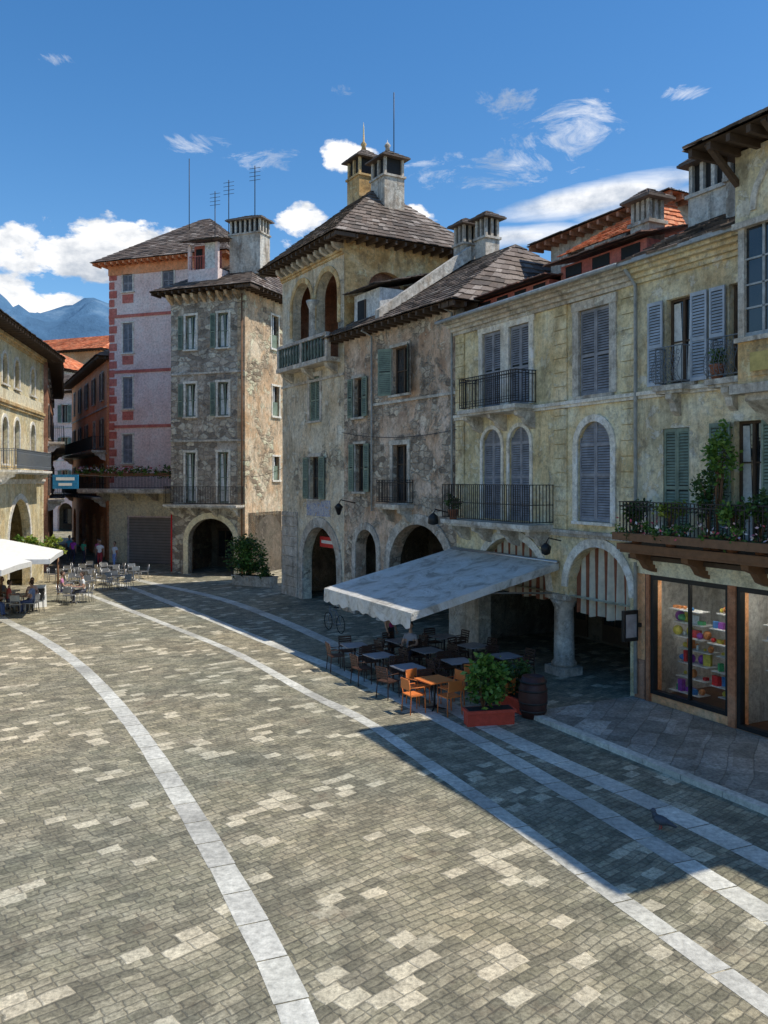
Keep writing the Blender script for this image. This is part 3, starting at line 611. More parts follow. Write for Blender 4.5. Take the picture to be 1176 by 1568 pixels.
chimney(B,2.8,4.6,14.8,17.0,.75,.75,'plaster_grey',nx=2); chimney(B,4.1,4.8,14.8,17.0,.75,.75,'plaster_grey',nx=2)
B.p('lamp').tube([(8.2,0,4.6),(8.2,-.7,4.75),(8.2,-.8,4.6)],.025,'iron'); B.p('lamp').lathe((8.2,-.8,4.2),[(.06,0),(.2,.05),(.17,.3),(.05,.42)],'black_paint')
B.p('lamp').tube([(1.0,0,4.8),(1.0,-.7,4.95),(1.0,-.8,4.8)],.025,'iron'); B.p('lamp').lathe((1.0,-.8,4.3),[(.06,0),(.16,.3),(.2,.34),(.05,.5)],'black_paint',6)
B.done()
# ------------------------------------------------------------------ LOGGIA TOWER
TA=(-5.2,43.5)
B=Bld('loggia_tower',TA,PA); L=B.L; W=B.p('walls')
ops=[(3.25,4.35,8.6,10.7),(3.25,4.35,4.9,6.9),(2.5,6.1,0,3.6,'a',1.8),(1.25,3.45,11.3,15.4,'a',1.1),(3.95,6.15,11.3,15.4,'a',1.1)]
wall(W,'plaster_tower',0,L,0,16.5,ops,th=.45); 
W.quad((0,0,0),(0,6.3,0),(0,6.3,16.5),(0,0,16.5),'plaster_tower'); W.quad((0,6.3,0),(L,6.3,0),(L,6.3,16.5),(0,6.3,16.5),'plaster_tower')
S=B.p('side_wall'); S.xf=lambda s_,y,z:(L-y,s_,z); wall(S,'plaster_ochre',0,6.3,0,16.5,[(1.2,3.2,13,15.3,'a',.9)])
S.quad((1.2,.3,13),(3.2,.3,13),(3.2,.3,15.4),(1.2,.3,15.4),'plaster_shaded')
arcade(B,0,L,4.5,4,y0=.45)
I=B.p('loggia_interior')
for q in (((.3,3.2,11.3),(L-.3,3.2,11.3),(L-.3,3.2,15.9),(.3,3.2,15.9)),((.3,.45,15.9),(L-.3,.45,15.9),(L-.3,3.2,15.9),(.3,3.2,15.9)),((.3,.45,11.3),(L-.3,.45,11.3),(L-.3,3.2,11.3),(.3,3.2,11.3)),((.3,.45,11.3),(.3,3.2,11.3),(.3,3.2,15.9),(.3,.45,15.9)),((L-.3,.45,11.3),(L-.3,3.2,11.3),(L-.3,3.2,15.9),(L-.3,.45,15.9))): I.quad(*q,'terracotta_wall')
I.box(1.4,2.3,3.12,3.18,11.35,13.9,'wood_dark'); I.box(4.6,5.5,3.12,3.18,11.35,13.9,'curtain_white')
window(B,3.25,4.35,8.6,10.7,'closed','shutter_green',trim='trim_stone',tw=.2); window(B,3.25,4.35,4.9,6.9,'open','shutter_green',trim='trim_stone',tw=.16,hw=.55)
b=B.p('balustrade'); b.box(.9,6.4,-.75,-.002,11.1,11.3,'trim_stone')
for x in (1.2,3.6,6.0): b.prism([(-.002,11.1),(-.6,11.1),(-.5,10.9),(-.002,10.6)],'u',x-.15,x+.15,'trim_stone')
b.box(.95,6.35,-.72,-.5,12.25,12.4,'pier_stone')
plain('bronze_green',(.12,.15,.12),.6,.3); x=1.1
while x<6.3: b.lathe((x,-.61,11.3),[(.08,0),(.05,.1),(.09,.35),(.04,.7),(.08,.95)],'bronze_green',7); x+=.33
for x in (1.0,3.65,6.3): b.box(x-.1,x+.1,-.7,-.5,11.3,12.25,'trim_stone')
for k in ((1.25,3.45),(3.95,6.15)): archtrim(B.p('archivolt'),'plaster_ochre',k[0],k[1],15.4,1.1,.25,.05,12.9)
B.p('column').lathe((3.7,-.05,11.3),[(.28,0),(.22,.2),(.2,2.6),(.3,2.85),(.34,3)],'trim_stone',12)
archtrim(B.p('archivolt'),'pier_stone',2.5,6.1,3.6,1.8,.45,.06,0); quoins(B,.0,1.9,0,4.2,'pier_stone',.5)
cornice(B,0,L,10.45,((.07,.12),),'trim_stone','string'); cornice(B,0,L,15.85,((.08,.12),(.16,.12)),'plaster_ochre')
x=.2
while x<L: B.p('cornice').prism([(-.002,16.4),(-.5,16.4),(-.45,16.2),(-.002,15.95)],'u',x,x+.22,'trim_stone'); x+=.62
hip(B,0,L,0,6.3,16.55,20.1,3.9,3.6,1.0,'slate',faces='fr',row=.3,w=.36)
chimney(B,L/2-.4,3.1,19.0,21.7,1.25,1.2,'plaster_ochre',nx=2,spike=1.1,cap=.6); chimney(B,L/2+1.6,3.3,18.4,21.1,1.3,1.1,'plaster_grey',nx=2,cap=.5,spike=.3)
B.p('antenna').tube([(L/2+1.7,3.6,21),(L/2+1.7,3.6,24.5)],.025,'iron',5)
mu=B.p('mural'); mu.box(2.9,5.4,-.012,-.003,4.1,4.85,'fresco'); mu.box(3.3,5.2,.5,.55,2.6,3.1,'sign_red'); mu.box(3.5,5.0,.48,.498,2.78,2.93,'white_paint')
B.done()
# ------------------------------------------------------------------ GREY STONE TOWER HOUSE
B=Bld('stone_tower_house',(-13.3,53),(-8.36,51)); W=B.p('walls'); L=B.L
cols=((1.1,1.85),(3.45,4.2))
ops=[(1.3,4.6,0,3.45,'a',1.4)]
for a,b in cols: ops+=[(a,b,13.85,15.95),(a,b,9.7,11.75),(a,b,4.4,7.5)]
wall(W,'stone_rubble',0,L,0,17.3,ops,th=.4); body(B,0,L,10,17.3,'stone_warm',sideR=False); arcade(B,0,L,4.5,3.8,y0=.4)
S=B.p('side_wall'); S.xf=lambda s_,y,z:(L-y,s_,z)
so=[(3.2,4.1,14.2,16.3),(3.3,4.2,9.9,11.8),(3.4,4.2,5.8,7.3),(1.2,4.6,0,3.6,'a',1.5)]
wall(S,'stone_warm',0,10,0,17.3,so)
for q in so[:3]:
    S.quad((q[0],.2,q[2]),(q[1],.2,q[2]),(q[1],.2,q[3]),(q[0],.2,q[3]),'glass'); S.box(q[0]-.1,q[0],-.04,.02,q[2],q[3],'trim_light'); S.box(q[1],q[1]+.1,-.04,.02,q[2],q[3],'trim_light'); S.box(q[0]-.15,q[1]+.15,-.06,.02,q[3],q[3]+.12,'trim_light'); S.box(q[0]-.15,q[1]+.15,-.1,.02,q[2]-.12,q[2],'trim_light'); S.box((q[0]+q[1])/2-.04,(q[0]+q[1])/2+.04,.12,.19,q[2],q[3],'white_paint')
    S.box(q[0],q[1],.1,.19,q[2],q[2]+.9,'shutter_green')
quoins(B,L-.5,L+.03,0,17,'stone_warm',.5,.03)
for a,b in cols:
    for z0,z1 in ((13.85,15.95),(9.7,11.75)): window(B,a,b,z0,z1,None,trim='trim_light',tw=.14,curtain=True,frame='shutter_green'); shutter(B.p('shutters'),'shutter_green',a-.5,a-.16,-.12,z0,z1)
    window(B,a,b,4.4,7.5,None,trim='trim_light',tw=.14,sill=False,curtain=True,frame='shutter_green')
cornice(B,0,L,8.15,((.08,.12),),'trim_stone','string'); cornice(B,0,L,12.3,((.08,.12),),'trim_stone','string')
balcony(B,.1,L-.0,4.3,1.0,1.1,brk=[.4,1.9,3.4,4.9])
archtrim(B.p('archivolt'),'shop_cream',1.3,4.6,3.45,1.4,.35,.06,0)
x=.0
while x<L: B.p('cornice').prism([(-.002,17.2),(-.6,17.2),(-.5,17.0),(-.002,16.7)],'u',x,x+.2,'stone_warm'); x+=.6
hip(B,0,L,0,9,17.4,20.2,3.0,3.0,.95,'slate',faces='fr')
d=B.p('belvedere'); bx0,bx1,by0,by1=.9,3.1,.5,2.7; d.box(bx0,bx1,by0,by1,17.8,18.9,'plaster_pink')
for x in (bx0+.1,bx1-.1):
    for y in (by0+.1,by1-.1): d.box(x-.1,x+.1,y-.1,y+.1,18.9,20.5,'plaster_pink')
d.box(bx0+.15,bx0+1.2,by0+.5,by1-.2,18.9,20.5,'paint_red'); d.box(bx0+1.25,bx1-.2,by0+.02,by0+.15,18.9,20.5,'plaster_white'); d.box(bx0+.3,bx0+.75,by0+.45,by0+.5,18.95,20.3,'near_black')
slates(B.p('dormer_roof'),'slate',(bx0-.5,by0-.6,20.55),(bx1+.5,by0-.6,20.55),(bx1+.2,by1+.6,21.3),(bx0+.2,by1+.6,21.3))
rl=B.p('belvedere_railing')
for k in range(10): rl.box(bx0+.1+k*.12,bx0+.12+k*.12,by0-.02,by0,18.9,19.7,'paint_red')
rl.box(bx0+.1,bx0+1.25,by0-.025,by0+.005,19.7,19.74,'paint_red')
chimney(B,4.35,2.2,18.6,22.0,2.2,1.2,'plaster_grey',nx=6); 
for (x,y,z,h) in ((2.3,3,21,4.2),(.6,4,19,6),(4.6,2.4,22.2,3.4)):
    an=B.p('antenna'); an.tube([(x,y,z),(x,y,z+h)],.03,'iron',5)
    for k in range(4): an.tube([(x-.4,y,z+h-.15-k*.25),(x+.4,y,z+h-.15-k*.25)],.015,'iron',4)
B.p('downpipe').tube([(.15,-.15,.1),(.15,-.15,4.0)],.05,'sign_red',6); B.p('downpipe').tube([(L-.12,-.15,.1),(L-.12,-.15,17)],.045,'wood_brown',6)
B.done()
# ------------------------------------------------------------------ RED/PINK HOUSE
B=Bld('red_house',(-19.4,60),(-14.6,58.3)); W=B.p('walls')
ops=[(1.15,1.95,z0,z1) for z0,z1 in ((19.0,20.2),(14.7,16.8),(10.8,13.0),(7.0,9.0))]+[(4.4,5.3,18.9,20.2),(1.5,5.2,0,3.2)]
wall(W,'plaster_pink',0,9,0,20.9,ops); W.quad((0,0,0),(0,14,0),(0,14,20.9),(0,0,20.9),'paint_orange'); W.quad((9,0,0),(9,14,0),(9,14,20.9),(9,0,20.9),'paint_orange'); W.quad((0,14,0),(9,14,0),(9,14,20.9),(0,14,20.9),'paint_orange')
for q in ops:
    if q[3]>5: window(B,*q,'closed','shutter_blue',trim='trim_light',tw=.1)
t=B.p('painted_bands')
z=5.6; k=0
while z<20.0: t.box(-.02,.62 if k%2 else .42,-.03,-.002,z,z+.5,'paint_red'); z+=.62; k+=1
for z0 in (6.2,10.0,13.9,18.2): t.box(1.1,2.0,-.03,-.002,z0,z0+.6,'paint_red')
for z0 in (9.45,13.3,17.2): t.box(-.03,9,-.06,-.002,z0,z0+.2,'paint_red')
t.box(-.05,9,-.08,-.002,20.2,20.88,'paint_orange')
t.box(0,9,-.05,-.002,3.3,4.9,'shop_cream'); t.box(0,1.5,-.05,-.002,0,3.3,'shop_cream'); t.box(5.2,6.4,-.05,-.002,0,3.3,'shop_cream')
t.box(1.5,5.2,.2,.3,0,3.2,'roller_shutter')
balcony(B,-1.5,7.5,5.2,1.6,1.0,slab=.25,brk=[0,2,4,6])
hip(B,0,9,0,10,21.0,25.2,5.4,4.8,.9,'slate',faces='flr',wood='paint_orange')
B.p('antenna').tube([(4.6,3,23),(4.6,3,29)],.03,'iron',5)
B.done()
# ------------------------------------------------------------------ street houses
def simple_house(name,A,Bp,ze,zr,wm,rm='slate',D=10,floors=3,win=.85,sp=3.0,z0=4.6,fh=3.7,shm='shutter_brown',balc=(),tm='trim_stone',faces='frl',ground=True,rl=3):
    B=Bld(name,A,Bp); L=B.L; ops=[]
    n=max(1,int(L/sp))
    for f in range(floors):
        for i in range(n):
            u=L*(i+.5)/n; zz=z0+f*fh+.3; ops.append((u-win/2,u+win/2,zz,zz+min(2.0,ze-zz-.5)))
    gops=[(L*(i+.5)/n-1,L*(i+.5)/n+1,0,3.2,'a',.9) for i in range(n)] if ground else []
    wall(B.p('walls'),wm,0,L,0,ze,ops+gops); body(B,0,L,D,ze,wm)
    if ground: arcade(B,0,L,3,3.6,y0=.35)
    for i,q in enumerate(ops):
        k=R.choice(['closed','open','open']); window(B,*q,k,shm,trim=tm,tw=.12,hw=win/2)
    for f in range(1,floors+1): cornice(B,0,L,z0+(f-1)*fh-.35,((.07,.12),),tm,'string')
    for f in balc: balcony(B,.5,L-.5,z0+f*fh-.05,1.0,1.0)
    hip(B,0,L,0,D,ze,zr,rl,rl,.9,rm,faces=faces); return B
B=simple_house('street_house',(-29.4,80),(-19.9,61),14.6,17.5,'paint_orange',D=9,balc=(0,1),sp=3.6,rl=1.5,fh=3.4); B.done()
B=simple_house('wooden_balcony_house',(-21.2,53.5),(-30,77),13.4,15.6,'terracotta_wall',D=9,balc=(0,1),sp=3.2); B.done()
B=simple_house('pink_house',(-43,98),(-32,95),15.8,18.5,'plaster_pink',floors=3,sp=2.6,shm='shutter_green',D=10); B.done()
B=simple_house('apartment_house',(-58,122),(-38,114),23.4,26.6,'shop_orange','tile_red',floors=5,sp=3,D=14); B.done()
B=simple_house('white_house',(-50,106),(-41,103),19.6,22,'plaster_white','tile_red',floors=4,sp=2.6,D=10,shm='shutter_green'); B.done()
# ------------------------------------------------------------------ LEFT ARCADE HOUSE
B=Bld('arcade_house',(-17.14,33.8),(-20.1,50)); L=B.L; W=B.p('walls')
ops=[]; 
for u in (1.6,4.6,7.8,10.2,13.8):
    ops+=[(u-.5,u+.5,10.5,12.0,'a',.5),(u-.55,u+.55,6.6,8.9,'a',.55)]
ops+=[(1,5.5,0,4.8,'a',2.1),(8.6,13.2,0,4.8,'a',2.1)]
wall(W,'plaster_yellow',0,L,0,13,ops,th=.4); body(B,0,L,9,13,'plaster_grey'); arcade(B,0,L,4,5,'plaster_yellow',y0=.4)
for q in ops:
    if q[2]>5: window(B,q[0],q[1],q[2],q[3],None,trim='trim_light',tw=.16,arch=q[5])
    else: archtrim(B.p('archivolt'),'trim_light',q[0],q[1],q[3],q[5],.3,.05,0)
cornice(B,0,L,9.4,((.1,.15),(.16,.15)),'plaster_ochre','string'); B.p('painted_bands').box(0,L,-.05,-.002,9.7,10.3,'shop_cream'); cornice(B,0,L,5.6,((.1,.12),(.16,.12)),'trim_light','string')
quoins(B,L-.6,L,0,13,'plaster_yellow'); quoins(B,0,.6,0,13,'plaster_yellow')
balcony(B,6.6,14.6,6.3,.9,1.0,style=1,mat='trim_light',iron='iron_grey')
cornice(B,0,L,12.6,((.12,.15),(.25,.15)),'plaster_ochre'); hip(B,0,L,0,9,13.1,15.5,3,3,1.1,'slate',faces='fr')
W.box(7.6,9.2,1.6,3.2,13.4,17.0,'plaster_grey'); slates(B.p('roof'),'slate',(7.3,1.3,17.02),(9.5,1.3,17.02),(9.5,3.5,17.4),(7.3,3.5,17.4))
B.done()
# ------------------------------------------------------------------ pavement by the shops
B=Bld('pavement',rowpt(8.9,3.35),rowpt(24,3.35)); mm=B.p('slabs'); mm.box(0,15,0,3.3,.0,.09,'pavement_stone')
x=0
while x<15: mm.box(x,x+.98,-.22,-.004,.0,.11,'band_stone'); x+=1.0
B.done()
# ------------------------------------------------------------------ awning
B=Bld('awning',rowpt(-.2,.0),rowpt(6,0)); a=B.p('canopy'); n1,n2=30,14
U0,U1,OUT=0.0,6.0,5.0
def aw(i,j):
    s_=i/n1; t=j/n2; z=3.35-1.15*t-.10*math.sin(math.pi*t)*abs(math.sin(math.pi*s_*3))**.7; return (lerp(U0,U1,s_),-.05-OUT*t,z)
V=[aw(i,j) for i in range(n1+1) for j in range(n2+1)]; a.add(V,[(i*(n2+1)+j,(i+1)*(n2+1)+j,(i+1)*(n2+1)+j+1,i*(n2+1)+j+1) for i in range(n1) for j in range(n2)],'awning_cloth',True)
for k in range(48):
    x0=lerp(U0,U1,k/48); x1=lerp(U0,U1,(k+1)/48); dz=lambda q:.42+.04*math.sin(q*9); y0=-.05-OUT-.02+.03*math.sin(k*.9); y1=-.05-OUT-.02+.03*math.sin(k*.9+.9)
    a.quad((x0,-.05-OUT,2.2),(x1,-.05-OUT,2.2),(x1,y1,2.2-dz(x1)),(x0,y0,2.2-dz(x0)),'awning_cloth')
for k in range(30):
    t0,t1=k/30,(k+1)/30
    for x in (U0,U1): a.quad((x,-.05-OUT*t0,3.35-1.15*t0),(x,-.05-OUT*t1,3.35-1.15*t1),(x,-.05-OUT*t1,3.13-1.15*t1),(x,-.05-OUT*t0,3.13-1.15*t0),'awning_cloth')
fr=B.p('frame')
for x in (U0+.05,2,4,U1-.05): fr.tube([(x,0,3.2),(x,-OUT,2.1)],.025,'metal')
fr.tube([(U0,-OUT,2.16),(U1,-OUT,2.16)],.035,'white_paint'); fr.tube([(U0,-.1,3.36),(U1,-.1,3.36)],.06,'metal')
for x in (U0+.3,U1-.3): fr.tube([(x,0,2.4),(x,-2.4,2.55),(x,-OUT,2.1)],.03,'metal')
B.done()
def curtain(name,u0,u1,z0,z1,w):
    B=Bld(name,rowpt(u0,w),rowpt(u1,w)); m=B.p('cloth'); n=int((u1-u0)*16); 
    V=[]
    for i in range(n+1):
        x=(u1-u0)*i/n; y=.05*math.sin(i*1.1); V+=[(x,y*1.6,z0+.04*math.sin(i*.5)),(x,y*.4,z1)]
    m.add(V,[(2*i,2*i+2,2*i+3,2*i+1) for i in range(n)],'striped_cloth',True); B.p('rod').tube([(0,0,z1+.02),(u1-u0,0,z1+.02)],.025,'iron'); B.done()
curtain('striped_curtain',1.55,5.15,2.1,3.9,-.3); curtain('striped_curtain',6.2,8.7,1.9,3.9,-.3)
# ------------------------------------------------------------------ furniture
def chair_mesh(mat,kind=0):
    m=M(); s=.21
    for x in(-s,s):
        m.tube([(x,-s,0),(x*.95,-s*.95,.45)],.014,mat,5); m.tube([(x*1.05,s*1.1,0),(x*.95,s*.95,.45),(x*.95,s*1.25,.85)],.015,mat,5)
    m.box(-.22,.22,-.22,.21,.44,.47,mat)
    if kind==0:
        for k in range(5): m.box(-.2,.2,s*1.0+.0+k*.015,s*1.0+.02+k*.015,.54+k*.07,.585+k*.07,mat)
    else: m.box(-.21,.21,s+.03,s+.05,.6,.86,mat)
    if kind!=2:
        for x in(-.23,.23): m.tube([(x,.22,.66),(x,-.16,.66),(x,-.2,.45)],.013,mat,5)
    return m.mesh('chair')
def table_mesh(top,leg,r=.36,rnd=False):
    m=M()
    if rnd: m.lathe((0,0,.72),[(r,0),(r,.03)],top,20,False)
    else: m.box(-r,r,-r,r,.72,.75,top)
    m.tube([(0,0,.03),(0,0,.72)],.03,leg,8)
    for a in range(4): an=a*math.pi/2+.78; m.tube([(0,0,.05),(.3*math.cos(an),.3*math.sin(an),.015)],.02,leg,5)
    return m.mesh('table')
CD=chair_mesh('chair_dark',0); CO=chair_mesh('chair_orange',1); CM=chair_mesh('metal',2); TD=table_mesh('table_grey','iron'); TO=table_mesh('chair_orange','iron',.38); TM=table_mesh('metal','metal',.35,True)
rr=math.atan2(DR[1],DR[0])
def cafe(u,w,T,C,n=4,nm='cafe_table',cn='cafe_chair'):
    p=rowpt(u,w); a0=rr+R.uniform(-.15,.15); obj(nm,T,p,a0)
    for k in range(n):
        an=a0+k*math.pi/2+R.uniform(-.15,.15); d=.58+R.random()*.08
        obj(cn,C,(p[0]+d*math.cos(an),p[1]+d*math.sin(an),0),an-math.pi/2+R.uniform(-.25,.25))
for u in (2.3,4.0,5.7):
    for w in (5.1,3.5,1.9): cafe(u,w,TD,CD)
cafe(7.3,5.2,TO,CO,4,'orange_table','orange_chair'); cafe(7.5,3.7,TO,CO,3,'orange_table','orange_chair')
for X,Y in ((-15.2,47),(-16.8,47.6),(-18.2,48.2),(-14.6,49.5),(-16.2,50.2),(-17.9,51),(-14.1,45),(-16,44.6)):
    a0=R.random(); obj('terrace_table',TM,(X,Y,0),a0)
    for k in range(4): an=a0+k*math.pi/2; obj('terrace_chair',CM,(X+.6*math.cos(an),Y+.6*math.sin(an),0),an-math.pi/2)
for X,Y in ((-15.8,37.2),(-17,38.8),(-14.6,40)):
    obj('terrace_table',TM,(X,Y,0))
    for k in range(3): an=k*2.1+.5; obj('terrace_chair',CM,(X+.6*math.cos(an),Y+.6*math.sin(an),0),an-math.pi/2)
def foliage(m,mat,c,rad,n,size,cl=14,rs=1):
    q=random.Random(rs); cs=[]
    for _ in range(cl):
        while 1:
            p=Vector((q.uniform(-1,1),q.uniform(-1,1),q.uniform(-1,1)))
            if p.length<1: break
        cs.append((p,q.uniform(.22,.42)))
    for _ in range(n):
        p,r=q.choice(cs); g=Vector((q.gauss(0,1),q.gauss(0,1),q.gauss(0,1)))*r*.6; p=p+g
        P=Vector((c[0]+p.x*rad[0],c[1]+p.y*rad[1],c[2]+p.z*rad[2]))
        d=Vector((q.uniform(-1,1),q.uniform(-1,1),q.uniform(-.6,.8))).normalized(); e=d.cross(Vector((q.uniform(-1,1),q.uniform(-1,1),q.uniform(-1,1)))).normalized()
        s_=size*q.uniform(.6,1.3)
        m.add([P,P+d*s_*.5+e*s_*.28,P+d*s_,P+d*s_*.5-e*s_*.28],[(0,1,2,3)],mat)
def stems(m,c,top,n,r,mat='wood_brown',seed=1):
    q=random.Random(seed)
    for _ in range(n): m.tube([c,(c[0]+q.uniform(-.3,.3)*r,c[1]+q.uniform(-.3,.3)*r,(c[2]+top)/2),(c[0]+q.uniform(-1,1)*r*.6,c[1]+q.uniform(-1,1)*r*.6,top)],[.02,.014,.006],mat,5)
def trough(m,L,W_,H,mat):
    m.prism([(-W_/2+.04,0),(W_/2-.04,0),(W_/2,H),(-W_/2,H)],'u',-L/2,L/2,mat); m.box(-L/2-.03,L/2+.03,-W_/2-.03,W_/2+.03,H-.06,H+.01,mat); m.box(-L/2+.03,L/2-.03,-W_/2+.03,W_/2-.03,H+.011,H+.02,'near_black')
m=M(); trough(m,1.15,.4,.36,'planter_red'); stems(m,(-.15,0,.34),1.2,12,.35); foliage(m,'leaf_bright',(-.15,0,1.05),(.42,.4,.5),1500,.15,16,3); foliage(m,'leaf',(-.1,.0,.85),(.35,.35,.4),500,.12,12,5)
obj('potted_shrub',m.mesh('potted_shrub'),(2.5,20.2,0),rr+1.3)
m=M(); trough(m,1.1,.4,.36,'planter_red'); stems(m,(0,0,.34),1.0,8,.35); foliage(m,'leaf',(0,0,.9),(.5,.35,.45),1100,.12,16,9); obj('potted_shrub',m.mesh('potted_shrub'),(3.3,21.5,0),rr)
m=M(); trough(m,2.6,.7,.55,'pier_stone'); stems(m,(-.4,0,.5),1.8,14,.6); foliage(m,'leaf',(-.5,0,1.5),(1.05,.6,1.0),3200,.17,26,11); foliage(m,'leaf_bright',(-.4,-.2,1.7),(.9,.5,.8),500,.15,20,12); foliage(m,'leaf',(.8,0,.8),(.5,.4,.4),500,.15,8,13)
obj('shrub_planter',m.mesh('shrub_planter'),(-7.1,46.6,0),-.5)
m=M(); m.lathe((0,0,0),[(.27,0),(.34,.3),(.36,.5),(.34,.7),(.27,1.0),(.25,1.0),(.25,.96)],'barrel_wood',18)
for z in (.15,.35,.65,.85): m.lathe((0,0,z),[(.335+.02*(.3<z<.7),0),(.34+.02*(.3<z<.7),.05)],'iron',18)
obj('wooden_barrel',m.mesh('barrel'),(3.65,20.8,.0))
def pot(m,c,r=.16,h=.3): m.lathe(c,[(r*.7,0),(r,h),(r*1.1,h),(r*1.1,h+.04),(r*.8,h+.04)],'terracotta',12)
def plant(name,loc,rad,zc,n,size,mat='leaf',seed=1,h=.3):
    m=M(); pot(m,(0,0,0),.17,h); stems(m,(0,0,h),zc+rad[2]*.4,8,rad[0],seed=seed); foliage(m,mat,(0,0,zc),rad,n,size,14,seed); obj(name,m.mesh(name),loc)
for i,(u,w,z,rad,zc,n,mt) in enumerate(((9.7,.7,4.2,(.25,.25,.4),.8,350,'leaf'),(11.9,.6,4.2,(.35,.3,.6),1.3,600,'leaf'),(12.1,.55,4.2,(.35,.3,.65),2.2,700,'leaf_bright'),(12.7,.75,4.2,(.3,.25,.4),.9,450,'leaf_bright'),(13.4,.7,4.2,(.35,.3,.4),.9,450,'leaf'),(10.9,.75,4.2,(.35,.25,.2),.9,350,'leaf_yellow'),(14.2,.7,4.2,(.4,.3,.5),1.0,600,'leaf'),(11.8,.22,8.15,(.2,.12,.18),.5,200,'leaf_bright'),(.9,.7,4.45,(.2,.2,.25),.6,200,'leaf'))):
    plant('potted_plant',rowpt(u,w,z),rad,zc,n,.12,mt,20+i)
m=M()
for k in range(14):
    foliage(m,'leaf' if k%2 else 'leaf_bright',(k*.45,0,.15+.05*(k%3)),(.25,.14,.2),80,.1,5,40+k); foliage(m,'flowers',(k*.45,-.1,.3),(.25,.12,.2),10,.09,4,60+k)
m.box(-.2,6.2,-.12,.12,-.05,.14,'wood_brown'); obj('flower_box',m.mesh('flower_box'),rowpt(9.6,1.12,4.35),rr)
m=M()
for k in range(18):
    foliage(m,'leaf' if k%2 else 'leaf_bright',(k*.45,0,.25),(.35,.25,.35),110,.16,5,80+k); foliage(m,'flowers',(k*.45,-.15,.4),(.3,.2,.25),16,.14,4,90+k)
m.box(-.2,8,-.15,.15,-.05,.16,'wood_brown'); e=(-19.4-1.2*.942-.334*1.7,60+1.2*.334-.942*1.7); obj('flower_box',m.mesh('flower_box'),(e[0],e[1],6.1),math.atan2(-.334,.942))
m=M()
for k in range(4): foliage(m,'leaf_yellow' if k%2 else 'leaf_bright',(k*.6,0,.45),(.5,.35,.45),260,.2,8,120+k)
m.box(-.4,2.2,-.2,.2,-.0,.3,'wood_brown'); 
for x in (-.3,2.1): m.tube([(x,0,-2.0),(x,0,0)],.05,'wood_brown')
obj('hedge_planter',m.mesh('hedge_planter'),(-18.6,42.8,2.0),.1)
def umbrella(loc,S=4.2,rz=0,h=2.5):
    m=M(); m.tube([(0,0,0),(0,0,h+.75)],.04,'wood_brown',8); m.box(-.35,.35,-.35,.35,0,.08,'pier_stone')
    s=S/2; ap=(0,0,h+.75); c=[(-s,-s,h),(s,-s,h),(s,s,h),(-s,s,h)]
    for i in range(4):
        a,b=c[i],c[(i+1)%4]; mid=((a[0]+b[0])/2,(a[1]+b[1])/2,h+.04)
        m.add([a,mid,b,ap],[(0,1,3),(1,2,3)],'canvas_white'); m.add([a,mid,b,(b[0],b[1],h-.2),(mid[0],mid[1],h-.17),(a[0],a[1],h-.2)],[(0,1,4,5),(1,2,3,4)],'canvas_white'); m.tube([(0,0,h+.3),a],.015,'wood_brown',4)
    obj('cafe_umbrella',m.mesh('umbrella'),loc,rz)
umbrella((-16.7,37.0,0),4.6,.25); umbrella((-15.9,32.5,0),3.6,.1,2.5)
m=M(); m.add([(-.3,-.25,0),(.3,-.25,0),(.3,0,1),(-.3,0,1),(-.3,.25,0),(.3,.25,0)],[(0,1,2,3),(3,2,5,4)],'white_paint'); m.box(-.22,.22,-.17,-.15,.25,.85,'black_paint'); obj('sandwich_board',m.mesh('board'),(-15.8,38.9,0),.5)
m=M(); m.box(-.75,.75,-.06,.06,-.42,.42,'sign_blue'); m.box(-.55,.55,-.07,-.061,.08,.26,'white_paint'); m.box(-.4,.4,-.07,-.061,-.24,-.08,'white_paint'); m.tube([(-1.3,.0,.3),(-.75,0,.3)],.04,'iron'); obj('blue_sign',m.mesh('sign'),(-18.9,50.4,5.7),0)
m=M()
for x in (-.52,.52):
    m.tube([(x+.33*math.cos(a*math.pi/12),0,.34+.33*math.sin(a*math.pi/12)) for a in range(25)],.018,'rubber',6)
    for a in range(8): m.tube([(x,0,.34),(x+.32*math.cos(a*math.pi/4),0,.34+.32*math.sin(a*math.pi/4))],.004,'metal',3)
for P in ([(-.52,0,.34),(-.15,0,.8)],[(-.52,0,.34),(0,0,.3)],[(0,0,.3),(-.17,0,.92)],[(0,0,.3),(.38,0,.78)],[(-.14,0,.78),(.38,0,.82)],[(.52,0,.34),(.36,0,.95)]): m.tube(P,.017,'iron_grey',6)
m.tube([(.3,-.25,1.0),(.38,0,.97),(.3,.25,1.0)],.014,'iron',6); m.box(-.3,-.05,-.06,.06,.92,.96,'rubber'); obj('bicycle',m.mesh('bicycle'),(-1.9,32.5,0),2.1)
plain('pigeon_grey',(.08,.085,.1),.6); m=M(); m.ball((0,0,.15),.1,'pigeon_grey',8,(1.5,.75,.8)); m.ball((.14,0,.27),.045,'pigeon_grey',6); m.tube([(.1,0,.17),(.14,0,.26)],[.055,.035],'pigeon_grey',6); m.tube([(-.1,0,.15),(-.28,0,.12)],[.05,.02],'pigeon_grey',5); m.tube([(.18,0,.265),(.215,0,.255)],[.01,.003],'iron',4)
for y in(-.03,.03): m.tube([(0,y,.08),(.01,y,0),(.04,y,0)],.006,'sign_red',4)
obj('pigeon',m.mesh('pigeon'),(4.6,14.1,0),2.3)
def wire(a,b,sag):
    m=M(); a,b=Vector(a),Vector(b); m.tube([a.lerp(b,k/12)-Vector((0,0,sag*4*(k/12)*(1-k/12))) for k in range(13)],.012,'iron',4); obj('overhead_cable',m.mesh('cable'))
